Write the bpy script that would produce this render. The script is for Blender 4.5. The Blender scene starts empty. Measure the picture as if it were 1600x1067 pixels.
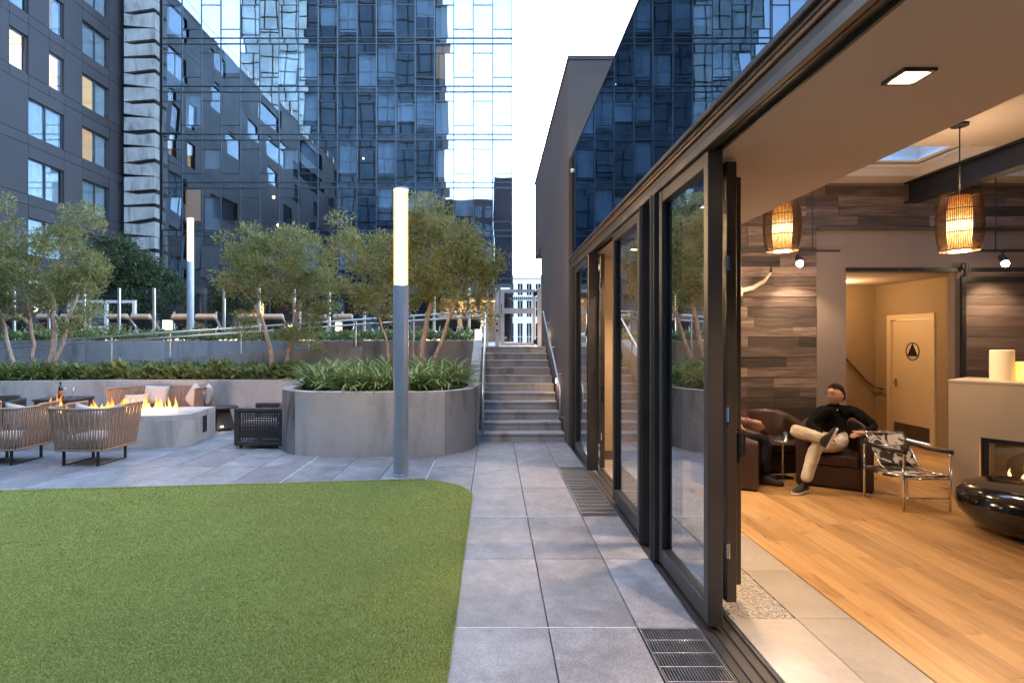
import bpy, bmesh, math, random
import numpy as np
from mathutils import Vector, Matrix, Euler, noise

SC = bpy.context.scene
COL = SC.collection
R = math.radians
random.seed(11)
PI = math.pi

# ------------------------------------------------------------------ camera
cam_d = bpy.data.cameras.new("camera")
cam = bpy.data.objects.new("camera", cam_d)
COL.objects.link(cam)
cam.location = (0, 0, 1.85)
cam.rotation_euler = (R(90), 0, 0)
cam_d.sensor_width = 36.0
cam_d.lens = 19.575
cam_d.shift_x = 0.0183
cam_d.shift_y = -0.0025
cam_d.clip_start = 0.05
cam_d.clip_end = 3000
SC.camera = cam

# ------------------------------------------------------------------ sky, sun, exposure
SUN_EL, SUN_AZ = 9.0, -22.0          # dusk: low sun, behind the glass tower
world = bpy.data.worlds.new("World")
SC.world = world
world.use_nodes = True
wn = world.node_tree.nodes
wl = world.node_tree.links
wn.clear()
sky = wn.new("ShaderNodeTexSky")
sky.sky_type = 'NISHITA'
sky.sun_disc = False
sky.sun_elevation = R(SUN_EL)
sky.sun_rotation = R(SUN_AZ)
sky.altitude = 30
sky.air_density = 0.8
sky.dust_density = 3.0
sky.ozone_density = 1.2
bg = wn.new("ShaderNodeBackground")
bg.inputs[1].default_value = 0.15
wo = wn.new("ShaderNodeOutputWorld")
wl.new(sky.outputs[0], bg.inputs[0])
wl.new(bg.outputs[0], wo.inputs[0])

sun_d = bpy.data.lights.new("sun", 'SUN')
sun_d.energy = 0.08
sun_d.angle = R(14)
sun_d.color = (1.0, 0.88, 0.76)
sun = bpy.data.objects.new("sun", sun_d)
COL.objects.link(sun)
sd = Vector((math.sin(R(SUN_AZ)) * math.cos(R(SUN_EL)), math.cos(R(SUN_AZ)) * math.cos(R(SUN_EL)), math.sin(R(SUN_EL))))
sun.rotation_euler = (-sd).to_track_quat('-Z', 'Y').to_euler()

SC.view_settings.view_transform = 'Standard'
SC.view_settings.look = 'None'
SC.view_settings.gamma = 1.0
SC.view_settings.use_curve_mapping = False
SC.view_settings.exposure = 4.78
SC.render.film_transparent = False
cy = SC.cycles
cy.use_denoising = True
try:
    cy.denoiser = 'OPENIMAGEDENOISE'
except Exception:
    pass
cy.max_bounces = 8
cy.diffuse_bounces = 4
cy.glossy_bounces = 5
cy.transmission_bounces = 4
cy.transparent_max_bounces = 12
cy.caustics_reflective = False
cy.caustics_refractive = False
cy.sample_clamp_indirect = 6.0
cy.blur_glossy = 0.5

# ------------------------------------------------------------------ helpers
def world_loc(o):
    v = Vector((0, 0, 0))
    while o is not None:
        v = v + o.location
        o = o.parent
    return v

def tag(o, label=None, cat=None, group=None, kind=None):
    if label: o["label"] = label
    if cat: o["category"] = cat
    if group: o["group"] = group
    if kind: o["kind"] = kind
    return o

def thing(name, label, cat, loc=(0, 0, 0), rotz=0.0, group=None):
    o = bpy.data.objects.new(name, None)
    COL.objects.link(o)
    o.empty_display_size = 0.1
    o.location = loc
    o.rotation_euler = (0, 0, rotz)
    return tag(o, label, cat, group)

def link_mesh(name, me, parent=None, loc=(0, 0, 0), rot=(0, 0, 0)):
    o = bpy.data.objects.new(name, me)
    COL.objects.link(o)
    o.parent = parent
    o.location = loc
    o.rotation_euler = rot
    return o

def copy_tree(o, parent=None):
    c = o.copy()
    COL.objects.link(c)
    c.parent = parent
    for ch in [x for x in bpy.data.objects if x.parent is o]:
        copy_tree(ch, c)
    return c

def kids(o):
    return [x for x in bpy.data.objects if x.parent is o]

class MB:
    """collects shapes in world (or local) coordinates, builds ONE mesh object"""
    def __init__(self):
        self.v, self.f, self.m = [], [], []
        self.mi = 0
    def add(self, vs, fs):
        b = len(self.v)
        self.v += [tuple(p) for p in vs]
        self.f += [tuple(i + b for i in f) for f in fs]
        self.m += [self.mi] * len(fs)
        return self
    def box(self, x0, x1, y0, y1, z0, z1, M=None):
        vs = [(x, y, z) for z in (z0, z1) for y in (y0, y1) for x in (x0, x1)]
        if M is not None:
            vs = [tuple(M @ Vector(p)) for p in vs]
        return self.add(vs, [(0, 2, 3, 1), (4, 5, 7, 6), (0, 1, 5, 4), (2, 6, 7, 3), (0, 4, 6, 2), (1, 3, 7, 5)])
    def cbox(self, x0, x1, y0, y1, z0, z1, c=0.01, M=None):
        """box with chamfered edges"""
        bm = bmesh.new()
        bmesh.ops.create_cube(bm, size=1.0)
        for v in bm.verts:
            v.co = Vector(((x0 + x1) / 2 + v.co.x * (x1 - x0), (y0 + y1) / 2 + v.co.y * (y1 - y0), (z0 + z1) / 2 + v.co.z * (z1 - z0)))
        c = min(c, 0.49 * min(abs(x1 - x0), abs(y1 - y0), abs(z1 - z0)))
        bmesh.ops.bevel(bm, geom=bm.edges[:], offset=c, segments=1, affect='EDGES')
        return self.from_bm(bm, M)
    def from_bm(self, bm, M=None):
        bm.verts.ensure_lookup_table(); bm.verts.index_update()
        vs = [(M @ v.co if M is not None else v.co.copy()) for v in bm.verts]
        fs = [[v.index for v in f.verts] for f in bm.faces]
        bm.free()
        return self.add(vs, fs)
    def quad(self, a, b, c, d):
        return self.add([a, b, c, d], [(0, 1, 2, 3)])
    def prism(self, poly, z0, z1, M=None):
        n = len(poly)
        vs = [(p[0], p[1], z0) for p in poly] + [(p[0], p[1], z1) for p in poly]
        if M is not None:
            vs = [tuple(M @ Vector(p)) for p in vs]
        fs = [tuple(range(n - 1, -1, -1)), tuple(range(n, 2 * n))]
        fs += [(i, (i + 1) % n, n + (i + 1) % n, n + i) for i in range(n)]
        return self.add(vs, fs)
    def tube(self, pts, rad, n=8, cap=True):
        pts = [Vector(p) for p in pts]
        if not hasattr(rad, '__len__'):
            rad = [rad] * len(pts)
        vs, fs = [], []
        t0 = (pts[1] - pts[0]).normalized()
        up = Vector((0, 0, 1)) if abs(t0.z) < 0.9 else Vector((1, 0, 0))
        u = t0.cross(up).normalized()
        for i, p in enumerate(pts):
            if i == 0: t = t0
            elif i == len(pts) - 1: t = (pts[i] - pts[i - 1]).normalized()
            else: t = ((pts[i + 1] - pts[i]).normalized() + (pts[i] - pts[i - 1]).normalized()).normalized()
            u = (u - t * u.dot(t)).normalized()
            w = t.cross(u)
            for k in range(n):
                a = 2 * PI * k / n
                vs.append(p + (u * math.cos(a) + w * math.sin(a)) * rad[i])
        for i in range(len(pts) - 1):
            for k in range(n):
                a, b = i * n + k, i * n + (k + 1) % n
                fs.append((a, b, b + n, a + n))
        if cap:
            fs.append(tuple(range(n - 1, -1, -1)))
            fs.append(tuple((len(pts) - 1) * n + k for k in range(n)))
        return self.add(vs, fs)
    def lathe(self, prof, n=24, c=(0, 0, 0), sx=1.0, sy=1.0):
        vs, fs = [], []
        for r, z in prof:
            for k in range(n):
                a = 2 * PI * k / n
                vs.append((c[0] + r * sx * math.cos(a), c[1] + r * sy * math.sin(a), c[2] + z))
        for i in range(len(prof) - 1):
            for k in range(n):
                a, b = i * n + k, i * n + (k + 1) % n
                fs.append((a, b, b + n, a + n))
        if prof[0][0] > 1e-4: fs.append(tuple(range(n - 1, -1, -1)))
        if prof[-1][0] > 1e-4: fs.append(tuple((len(prof) - 1) * n + k for k in range(n)))
        return self.add(vs, fs)
    def mesh(self, name, mats, off=Vector((0, 0, 0)), smooth=False):
        me = bpy.data.meshes.new(name)
        me.from_pydata([(p[0] - off[0], p[1] - off[1], p[2] - off[2]) for p in self.v], [], self.f)
        if not isinstance(mats, (list, tuple)): mats = [mats]
        for mt in mats: me.materials.append(mt)
        if any(self.m):
            me.polygons.foreach_set("material_index", self.m)
        if smooth:
            me.polygons.foreach_set("use_smooth", [True] * len(me.polygons))
        me.update()
        return me
    def build(self, name, mats, parent=None, local=False, smooth=False, kind=None, bevel=0.0, auto=None):
        """vertices in world space unless local; smooth: True, or auto angle in degrees"""
        off = Vector((0, 0, 0))
        if parent is not None and not local:
            off = world_loc(parent)
        me = self.mesh(name, mats, off, smooth)
        if auto is not None:
            bm = bmesh.new(); bm.from_mesh(me)
            for f in bm.faces: f.smooth = True
            for e in bm.edges:
                if len(e.link_faces) == 2 and e.calc_face_angle(0) > R(auto): e.smooth = False
            bm.to_mesh(me); bm.free()
        o = link_mesh(name, me, parent)
        if bevel:
            bv = o.modifiers.new("bevel", 'BEVEL'); bv.width = bevel; bv.segments = 2; bv.limit_method = 'ANGLE'
        if kind: o["kind"] = kind
        return o

def arc(cx, cy, r, a0, a1, n):
    return [(cx + r * math.cos(R(a0 + (a1 - a0) * i / n)), cy + r * math.sin(R(a0 + (a1 - a0) * i / n))) for i in range(n + 1)]

# ------------------------------------------------------------------ materials
class NT:
    def __init__(self, name):
        self.m = bpy.data.materials.new(name)
        self.m.use_nodes = True
        self.n = self.m.node_tree.nodes
        self.l = self.m.node_tree.links
        self.n.clear()
        self.out = self.n.new("ShaderNodeOutputMaterial")
    def node(self, t, **kw):
        nd = self.n.new(t)
        for k, v in kw.items():
            setattr(nd, k, v)
        return nd
    def link(self, a, b):
        self.l.new(a, b)
    def coord(self, scale=(1, 1, 1), kind='Object', rnd=False):
        tc = self.node("ShaderNodeTexCoord")
        mp = self.node("ShaderNodeMapping")
        mp.inputs['Scale'].default_value = scale
        self.link(tc.outputs[kind], mp.inputs['Vector'])
        if rnd:
            oi = self.node("ShaderNodeObjectInfo")
            mu = self.node("ShaderNodeVectorMath", operation='SCALE')
            cb = self.node("ShaderNodeCombineXYZ")
            for i in range(3): self.link(oi.outputs['Random'], cb.inputs[i])
            self.link(cb.outputs[0], mu.inputs[0]); mu.inputs['Scale'].default_value = 37.0
            self.link(mu.outputs[0], mp.inputs['Location'])
        return mp.outputs[0]
    def noise(self, vec, scale, detail=4, rough=0.55, dist=0.0):
        t = self.node("ShaderNodeTexNoise")
        t.inputs['Scale'].default_value = scale
        t.inputs['Detail'].default_value = detail
        t.inputs['Roughness'].default_value = rough
        t.inputs['Distortion'].default_value = dist
        self.link(vec, t.inputs['Vector'])
        return t.outputs['Fac']
    def ramp(self, fac, stops):
        r = self.node("ShaderNodeValToRGB")
        els = r.color_ramp.elements
        while len(els) < len(stops): els.new(0.5)
        for e, (p, c) in zip(els, stops):
            e.position = p
            e.color = (*c, 1) if hasattr(c, '__len__') else (c, c, c, 1)
        self.link(fac, r.inputs[0])
        return r.outputs[0]
    def mix(self, fac, a, b, mode='MIX'):
        mx = self.node("ShaderNodeMix", data_type='RGBA', blend_type=mode)
        for sock, v in ((mx.inputs['Factor'], fac), (mx.inputs[6], a), (mx.inputs[7], b)):
            if hasattr(v, 'links'): self.link(v, sock)
            elif hasattr(v, '__len__'): sock.default_value = (*v, 1)
            else: sock.default_value = v
        return mx.outputs[2]
    def math(self, op, a, b=0.0):
        m = self.node("ShaderNodeMath", operation=op)
        for s, v in ((m.inputs[0], a), (m.inputs[1], b)):
            if hasattr(v, 'links'): self.link(v, s)
            else: s.default_value = v
        return m.outputs[0]
    def rand(self):
        return self.node("ShaderNodeObjectInfo").outputs['Random']
    def bump(self, h, strength=0.2, dist=0.01):
        b = self.node("ShaderNodeBump")
        b.inputs['Strength'].default_value = strength
        b.inputs['Distance'].default_value = dist
        self.link(h, b.inputs['Height'])
        return b.outputs[0]
    def bsdf(self, color, rough=0.6, metal=0.0, spec=0.5, normal=None, emit=None, emit_s=0.0, alpha=None, trans=None, coat=0.0, sheen=0.0):
        p = self.node("ShaderNodeBsdfPrincipled")
        def put(nm, v):
            s = p.inputs[nm]
            if hasattr(v, 'links'): self.link(v, s)
            elif hasattr(v, '__len__'): s.default_value = (*v, 1)
            else: s.default_value = v
        put('Base Color', color); put('Roughness', rough); put('Metallic', metal); put('Specular IOR Level', spec)
        if normal is not None: self.link(normal, p.inputs['Normal'])
        if emit is not None: put('Emission Color', emit); put('Emission Strength', emit_s)
        if alpha is not None: put('Alpha', alpha)
        if coat: put('Coat Weight', coat)
        if sheen: put('Sheen Weight', sheen)
        return p
    def done(self, sh):
        self.link(sh.outputs[0], self.out.inputs['Surface'])
        return self.m

def plain(name, color, rough=0.6, metal=0.0, spec=0.5, var=0.25, nscale=6.0, bump=0.0, bscale=60.0, rnd=0.0, coat=0.0, sheen=0.0):
    """a base colour broken up by noise, with fine relief"""
    t = NT(name)
    v = t.coord(rnd=True)
    n = t.noise(v, nscale, 5, 0.6)
    lo = [c * (1 - var) for c in color]; hi = [min(1, c * (1 + var)) for c in color]
    col = t.ramp(n, [(0.3, lo), (0.7, hi)])
    if rnd:
        r = t.ramp(t.rand(), [(0.0, 1 - rnd), (1.0, 1 + rnd)])
        col = t.mix(1.0, col, r, 'MULTIPLY')
    rg = t.ramp(n, [(0.3, max(0.02, rough - 0.08)), (0.7, min(1, rough + 0.08))])
    nm = t.bump(t.noise(v, bscale, 3, 0.6), bump, 0.01) if bump else None
    return t.done(t.bsdf(col, rg, metal, spec, nm, coat=coat, sheen=sheen))

LS = 0.102          # lamps against the dusk sky
def emitter(name, color, strength):
    t = NT(name)
    e = t.node("ShaderNodeEmission")
    e.inputs[0].default_value = (*color, 1)
    e.inputs[1].default_value = strength * LS
    return t.done(e)

def concrete(name, light=(0.53, 0.47, 0.41), dark=(0.33, 0.295, 0.26), streak=0.5, kind='Object', rnd=True):
    t = NT(name)
    v = t.coord(kind=kind, rnd=rnd)
    big = t.noise(v, 0.9, 6, 0.62, 0.3)
    vs = t.coord((2.0, 2.0, 0.45), kind=kind, rnd=rnd)
    st = t.noise(vs, 1.1, 5, 0.6, 0.6)
    fine = t.noise(v, 45, 4, 0.7)
    col = t.ramp(big, [(0.32, dark), (0.62, light)])
    col = t.mix(streak, col, t.ramp(st, [(0.3, [c * 0.55 for c in dark]), (0.5, light), (0.75, [min(1, c * 1.18) for c in light])]))
    pores = t.node("ShaderNodeTexVoronoi"); pores.inputs['Scale'].default_value = 9.0
    t.link(v, pores.inputs['Vector'])
    pm = t.ramp(pores.outputs['Distance'], [(0.04, 0.35), (0.09, 1.0)])
    patch = t.ramp(t.noise(v, 2.3, 2), [(0.52, 1.0), (0.6, 0.0)])
    pm = t.mix(patch, pm, (1, 1, 1))
    col = t.mix(1.0, col, pm, 'MULTIPLY')
    col = t.mix(0.35, col, t.ramp(fine, [(0.3, 0.35), (0.7, 1.0)]), 'MULTIPLY')
    h = t.mix(0.5, fine, pm)
    return t.done(t.bsdf(col, 0.78, 0, 0.35, t.bump(h, 0.35, 0.006)))

M = {}
M['concrete'] = concrete('concrete_cast')
M['concrete_streaked_dark'] = concrete('concrete_streaked_dark', (0.40, 0.365, 0.33), (0.15, 0.138, 0.13), 0.75)
M['concrete_dark'] = concrete('concrete_grey', (0.37, 0.35, 0.34), (0.155, 0.15, 0.15), 0.6)
M['concrete_pale'] = concrete('concrete_pale', (0.47, 0.45, 0.42), (0.34, 0.325, 0.31), 0.35)

def paver_mat():
    t = NT('paver_stone')
    v = t.coord(rnd=True)
    big = t.noise(v, 2.2, 6, 0.62, 0.4)
    mid = t.noise(v, 9.0, 5, 0.6)
    fine = t.noise(v, 120, 4, 0.8)
    col = t.ramp(big, [(0.30, (0.182, 0.168, 0.168)), (0.5, (0.268, 0.250, 0.247)), (0.70, (0.375, 0.353, 0.345))])
    col = t.mix(0.35, col, t.ramp(mid, [(0.35, 0.45), (0.65, 1.05)]), 'MULTIPLY')
    col = t.mix(0.75, col, t.ramp(fine, [(0.38, 0.35), (0.6, 1.1)]), 'MULTIPLY')
    sp = t.ramp(fine, [(0.69, 0.0), (0.74, 1.0)])
    col = t.mix(t.math('MULTIPLY', sp, 0.7), col, (0.62, 0.60, 0.60))
    col = t.mix(1.0, col, t.ramp(t.rand(), [(0, 0.86), (1, 1.14)]), 'MULTIPLY')
    rg = t.ramp(big, [(0.3, 0.55), (0.7, 0.75)])
    return t.done(t.bsdf(col, rg, 0, 0.45, t.bump(fine, 0.35, 0.003)))
M['paver'] = paver_mat()
M['grout'] = plain('joint_bed', (0.05, 0.05, 0.055), 0.9, var=0.4, nscale=30)
M['sealant'] = plain('joint_sealant', (0.55, 0.55, 0.55), 0.7, var=0.2, nscale=20)
M['ground'] = plain('ground_asphalt', (0.055, 0.055, 0.058), 0.9, var=0.3, nscale=2, bump=0.2)

def turf_mat():
    t = NT('turf_blades')
    g = t.node("ShaderNodeNewGeometry")
    mp = t.node("ShaderNodeMapping"); t.link(g.outputs['Position'], mp.inputs['Vector'])
    n1 = t.noise(mp.outputs[0], 90, 2, 0.6)
    n2 = t.noise(mp.outputs[0], 1.6, 4, 0.6)
    n3 = t.noise(mp.outputs[0], 9.0, 3, 0.6)
    col = t.ramp(n1, [(0.3, (0.165, 0.185, 0.030)), (0.5, (0.365, 0.385, 0.090)), (0.7, (0.605, 0.570, 0.200))])
    col = t.mix(0.5, col, t.ramp(n2, [(0.3, 0.85), (0.7, 1.1)]), 'MULTIPLY')
    col = t.mix(0.4, col, t.ramp(n3, [(0.3, 0.8), (0.7, 1.1)]), 'MULTIPLY')
    b = t.bsdf(col, 0.6, 0, 0.2)
    tl = t.node("ShaderNodeBsdfTranslucent"); t.link(col, tl.inputs[0])
    mx = t.node("ShaderNodeMixShader"); mx.inputs[0].default_value = 0.4
    t.link(b.outputs[0], mx.inputs[1]); t.link(tl.outputs[0], mx.inputs[2])
    return t.done(mx)
M['turf'] = turf_mat()
M['turf_base'] = plain('turf_backing', (0.20, 0.235, 0.06), 0.9, var=0.4, nscale=60)

def leaf_mat(name, lo, mid, hi, rough=0.45, tr=0.38):
    t = NT(name)
    g = t.node("ShaderNodeNewGeometry")
    n1 = t.noise(g.outputs['Position'], 7.0, 3, 0.6)
    n2 = t.noise(g.outputs['Position'], 60.0, 2, 0.6)
    f = t.math('ADD', t.math('MULTIPLY', n1, 0.55), t.math('MULTIPLY', n2, 0.45))
    col = t.ramp(f, [(0.32, lo), (0.5, mid), (0.68, hi)])
    b = t.bsdf(col, rough, 0, 0.4)
    tl = t.node("ShaderNodeBsdfTranslucent"); t.link(col, tl.inputs[0])
    mx = t.node("ShaderNodeMixShader"); mx.inputs[0].default_value = tr
    t.link(b.outputs[0], mx.inputs[1]); t.link(tl.outputs[0], mx.inputs[2])
    return t.done(mx)
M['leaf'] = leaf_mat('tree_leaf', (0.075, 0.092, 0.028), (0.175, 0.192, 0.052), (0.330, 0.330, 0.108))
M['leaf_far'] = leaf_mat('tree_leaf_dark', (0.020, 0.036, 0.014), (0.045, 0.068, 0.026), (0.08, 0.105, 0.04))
M['strap'] = leaf_mat('strap_leaf', (0.085, 0.125, 0.030), (0.200, 0.255, 0.070), (0.380, 0.410, 0.165), 0.32, 0.25)
M['shrub'] = leaf_mat('shrub_leaf', (0.060, 0.085, 0.026), (0.150, 0.185, 0.055), (0.310, 0.340, 0.130), 0.32, 0.25)
M['flower'] = plain('red_flower', (0.35, 0.03, 0.03), 0.5)

def bark_mat():
    t = NT('pale_bark')
    v = t.coord((6, 6, 1.2))
    n = t.noise(v, 6, 5, 0.65, 0.5)
    n2 = t.noise(t.coord(), 30, 3, 0.6)
    col = t.ramp(n, [(0.28, (0.17, 0.105, 0.07)), (0.5, (0.40, 0.27, 0.20)), (0.72, (0.60, 0.47, 0.37))])
    return t.done(t.bsdf(col, 0.8, 0, 0.3, t.bump(t.mix(0.5, n, n2), 0.6, 0.012)))
M['bark'] = bark_mat()
M['soil'] = plain('soil', (0.035, 0.026, 0.02), 0.95, var=0.5, nscale=25, bump=0.6, bscale=40)

def wavy_glass(name, tint, refl=0.55, wob=0.014, rough=0.02, see=(0.35, 0.45, 0.55), gtint=(0.8, 0.9, 1.0)):
    """coated facade glass: mirror layer with slightly uneven panes over a dark see-through layer"""
    t = NT(name)
    v = t.coord((1.0, 1.0, 0.42), rnd=True)
    nz = t.node("ShaderNodeTexNoise"); nz.inputs['Scale'].default_value = 0.7
    nz.inputs['Detail'].default_value = 1.5; nz.inputs['Roughness'].default_value = 0.45
    t.link(v, nz.inputs['Vector'])
    sub = t.node("ShaderNodeVectorMath", operation='SUBTRACT'); t.link(nz.outputs['Color'], sub.inputs[0]); sub.inputs[1].default_value = (0.5, 0.5, 0.5)
    scl = t.node("ShaderNodeVectorMath", operation='SCALE'); t.link(sub.outputs[0], scl.inputs[0]); scl.inputs['Scale'].default_value = wob
    g = t.node("ShaderNodeNewGeometry")
    ad = t.node("ShaderNodeVectorMath", operation='ADD'); t.link(g.outputs['Normal'], ad.inputs[0]); t.link(scl.outputs[0], ad.inputs[1])
    nn = t.node("ShaderNodeVectorMath", operation='NORMALIZE'); t.link(ad.outputs[0], nn.inputs[0])
    gl = t.node("ShaderNodeBsdfGlossy"); gl.inputs['Color'].default_value = (*gtint, 1); gl.inputs['Roughness'].default_value = rough
    t.link(nn.outputs[0], gl.inputs['Normal'])
    tr = t.node("ShaderNodeBsdfTransparent"); tr.inputs[0].default_value = (*see, 1)
    lw = t.node("ShaderNodeLayerWeight"); lw.inputs['Blend'].default_value = 0.35
    fac = t.math('ADD', t.math('MULTIPLY', lw.outputs['Fresnel'], 1.0 - refl), refl)
    fac = t.math('MULTIPLY', fac, t.math('SUBTRACT', 1.0, g.outputs['Backfacing']))
    # the tint belongs to the outer face only
    tc_ = t.mix(g.outputs['Backfacing'], see, (1, 1, 1)); t.link(tc_, tr.inputs[0])
    mx = t.node("ShaderNodeMixShader"); t.link(fac, mx.inputs[0])
    t.link(tr.outputs[0], mx.inputs[1]); t.link(gl.outputs[0], mx.inputs[2])
    return t.done(mx)
M['tower_glass'] = wavy_glass('tower_glass', None, 0.30, 0.008, 0.006, (0.50, 0.57, 0.64), (0.80, 0.88, 0.96))
M['roof_glass'] = wavy_glass('roof_screen_glass', None, 0.34, 0.003, 0.006, (0.05, 0.06, 0.08), (0.46, 0.54, 0.64))
M['win_glass'] = wavy_glass('window_glass', None, 0.16, 0.010, 0.01, (0.7, 0.74, 0.78), (0.55, 0.62, 0.70))
M['door_glass'] = wavy_glass('door_glass', None, 0.58, 0.0012, 0.0, (0.80, 0.84, 0.82), (0.93, 0.96, 0.97))
M['leaf_glass'] = wavy_glass('leaf_glass', None, 0.03, 0.0, 0.0, (0.95, 0.96, 0.95), (0.93, 0.96, 0.97))
M['fence_glass'] = wavy_glass('fence_glass', None, 0.04, 0.001, 0.0, (0.93, 0.96, 0.96))

M['bronze'] = plain('dark_bronze_frame', (0.060, 0.052, 0.047), 0.38, 0.35, 0.5, var=0.12, nscale=3, bump=0.05, bscale=200)
M['bronze_light'] = plain('bronze_trim', (0.16, 0.135, 0.115), 0.35, 0.7, 0.5, var=0.15, nscale=4)
M['copper'] = plain('copper_flashing', (0.17, 0.095, 0.055), 0.5, 0.7, var=0.3, nscale=3)
M['mullion'] = plain('tower_mullion', (0.05, 0.055, 0.065), 0.4, 0.4, var=0.1)
M['panel'] = plain('dark_cladding_panel', (0.046, 0.041, 0.048), 0.5, 0.1, 0.4, var=0.15, nscale=0.8, rnd=0.06)
M['panel_joint'] = plain('cladding_joint', (0.012, 0.012, 0.014), 0.8)
M['stucco'] = plain('brown_grey_stucco', (0.090, 0.070, 0.062), 0.85, var=0.22, nscale=0.7, bump=0.25, bscale=160)
M['steel'] = plain('brushed_steel', (0.62, 0.60, 0.58), 0.42, 0.95, var=0.08, nscale=10)
M['chrome'] = plain('chrome', (0.75, 0.74, 0.72), 0.10, 1.0, var=0.05)
M['pole'] = plain('grey_painted_pole', (0.34, 0.34, 0.37), 0.38, 0.25, var=0.06, nscale=4)
M['galv'] = plain('galvanised_grate', (0.33, 0.31, 0.29), 0.4, 0.8, var=0.2, nscale=12)
M['black'] = plain('black_void', (0.008, 0.008, 0.009), 0.9)
M['white'] = plain('white_paint', (0.72, 0.71, 0.69), 0.5, var=0.06, nscale=5)
M['gate'] = plain('pale_gate_metal', (0.66, 0.62, 0.60), 0.45, 0.1, var=0.08)
# ================================================================== THE SITE
TZ = 1.667                       # upper terrace level
def struct(o):
    o["kind"] = "structure"
    return o

struct(MB().box(-600, 600, -400, 800, -0.9, -0.30).build('ground', M['ground']))
# courtyard slab under the pavers (joints show it)
court = struct(MB().box(-16, 1.36, -4, 13.2, -0.29, -0.034).build('courtyard_paving', M['grout']))

# --- pavers, 0.62 x 1.12 m, each a piece of its own
COLS = [-0.27 - 0.62 * k for k in range(21, -1, -1)] + [0.354, 0.925, 1.318]
ROWS = [0.21 + 1.12 * k for k in range(-3, 10)] + [12.4]
def turf_far(x):                 # far edge of the turf
    return 7.30 + 0.112 * min(0, x + 0.9)
pav_mesh = {}
def paver_mesh(w, d):
    k = (round(w, 3), round(d, 3))
    if k not in pav_mesh:
        pav_mesh[k] = MB().cbox(-w / 2, w / 2, -d / 2, d / 2, -0.03, 0.0, 0.003).mesh('paver', M['paver'])
    return pav_mesh[k]
J = 0.0035
GR = [(2.45, 3.57), (1.33, 2.45), (0.21, 1.33), (5.81, 6.93), (6.93, 8.05)]
for i in range(len(COLS) - 1):
    for j in range(len(ROWS) - 1):
        x0, x1, y0, y1 = COLS[i], COLS[i + 1], ROWS[j], ROWS[j + 1]
        if x1 <= -0.26 and y1 < turf_far(x0) - 0.25 and not (x0 > -1.0 and y0 > 5.5):      # under the turf
            continue
        if i == len(COLS) - 2 and any(abs(y0 - g[0]) < 0.05 for g in GR):
            continue
        if -3.2 < x0 and x1 < -0.4 and y0 > 9.9:         # under the planter
            continue
        if y0 > 11.9 and x1 > -4: continue
        o = link_mesh('paver', paver_mesh(x1 - x0 - 2 * J, y1 - y0 - 2 * J), court, ((x0 + x1) / 2, (y0 + y1) / 2, random.uniform(-0.001, 0.001)), (random.uniform(-.0008, .0008), random.uniform(-.0008, .0008), 0))
# pale sealant beads in the expansion joints
sb = MB()
for y, x0, x1 in ((3.57, -0.27, 0.92), (5.81, -0.27, 0.92)):
    n = 30
    for k in range(n):
        a, b = x0 + (x1 - x0) * k / n, x0 + (x1 - x0) * (k + 1) / n
        w = 0.004 + 0.003 * noise.noise((a * 9, y, 0))
        sb.box(a, b, y - w, y + w, -0.02, 0.0025)
for x, y0, y1 in ((-0.89, 7.35, 8.5), (-2.75, 7.15, 8.75)):
    sb.box(x - 0.005, x + 0.005, y0, y1, -0.02, 0.0025)
sb.build('joint_sealant', M['sealant'], court, kind='stuff')

# --- drain grates beside the doors
def grate(y0, y1, label):
    t = thing('drain_grate', label, 'drain grate', (1.12, (y0 + y1) / 2, 0))
    x0, x1 = 0.932, 1.312
    f = MB()
    f.box(x0, x0 + 0.008, y0, y1, -0.03, 0.001); f.box(x1 - 0.008, x1, y0, y1, -0.03, 0.001)
    f.box(x0 + .008, x1 - .008, y0, y0 + 0.008, -0.03, 0.001); f.box(x0 + .008, x1 - .008, y1 - 0.008, y1, -0.03, 0.001)
    f.build('grate_frame', M['galv'], t)
    b = MB()
    n = int(round((y1 - y0) / 0.0165))
    nx = 22
    for k in range(1, nx):
        x = x0 + (x1 - x0) * k / nx
        b.box(x - 0.0022, x + 0.0022, y0 + .009, y1 - .009, -0.022, -0.001)
    b.build('grate_bars', M['galv'], t, kind='stuff')
    c = MB()
    m = int(round((y1 - y0) / 0.14))
    for k in range(1, m):
        y = y0 + (y1 - y0) * k / m
        c.box(x0 + .009, x1 - .009, y - 0.004, y + 0.004, -0.02, 0.0)
    c.build('cross_bars', M['steel'], t, kind='stuff')
    MB().box(x0, x1, y0, y1, -0.0335, -0.031).build('drain_pan', M['black'], t)
grate(1.34, 2.446, 'steel bar drain grate in paving at the open doorway, outer section')
grate(2.454, 3.566, 'steel bar drain grate in paving at foot of the near glass door panel')
grate(5.814, 6.926, 'steel bar drain grate beside middle glass panel with pavers at its end')
grate(6.934, 8.046, 'steel bar drain grate in front of the tan lit doorway, nearer the stairs')

# --- artificial turf
def turf_outline():
    p = [(-9.5, 0.0), (-0.268, 0.0), (-0.268, 6.55)]
    p += [(-0.268 - 0.75 * (1 - math.cos(a)), 6.55 + 0.74 * math.sin(a)) for a in [PI / 2 * k / 10 for k in range(1, 11)]]
    p += [(x, turf_far(x)) for x in (-1.5, -3, -4.5, -6, -7.5, -9.5)]
    return p
TP = turf_outline()
turf = struct(MB().prism(TP, 0.0025, 0.006).build('turf', M['turf_base']))
def in_turf(x, y):
    lim = np.full_like(x, 0.0)
    yf = 7.30 + 0.112 * np.minimum(0, x + 0.9)
    ok = (y < yf) & (x < -0.266)
    cx = np.clip((-(x + 0.268) / 0.75), 0, 1)
    yc = 6.55 + 0.74 * np.sqrt(np.maximum(0, 1 - (1 - cx) ** 2))
    return ok & (y < np.where(x > -1.035, yc, 99))
rs = np.random.RandomState(4)
N = 560000
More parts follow.
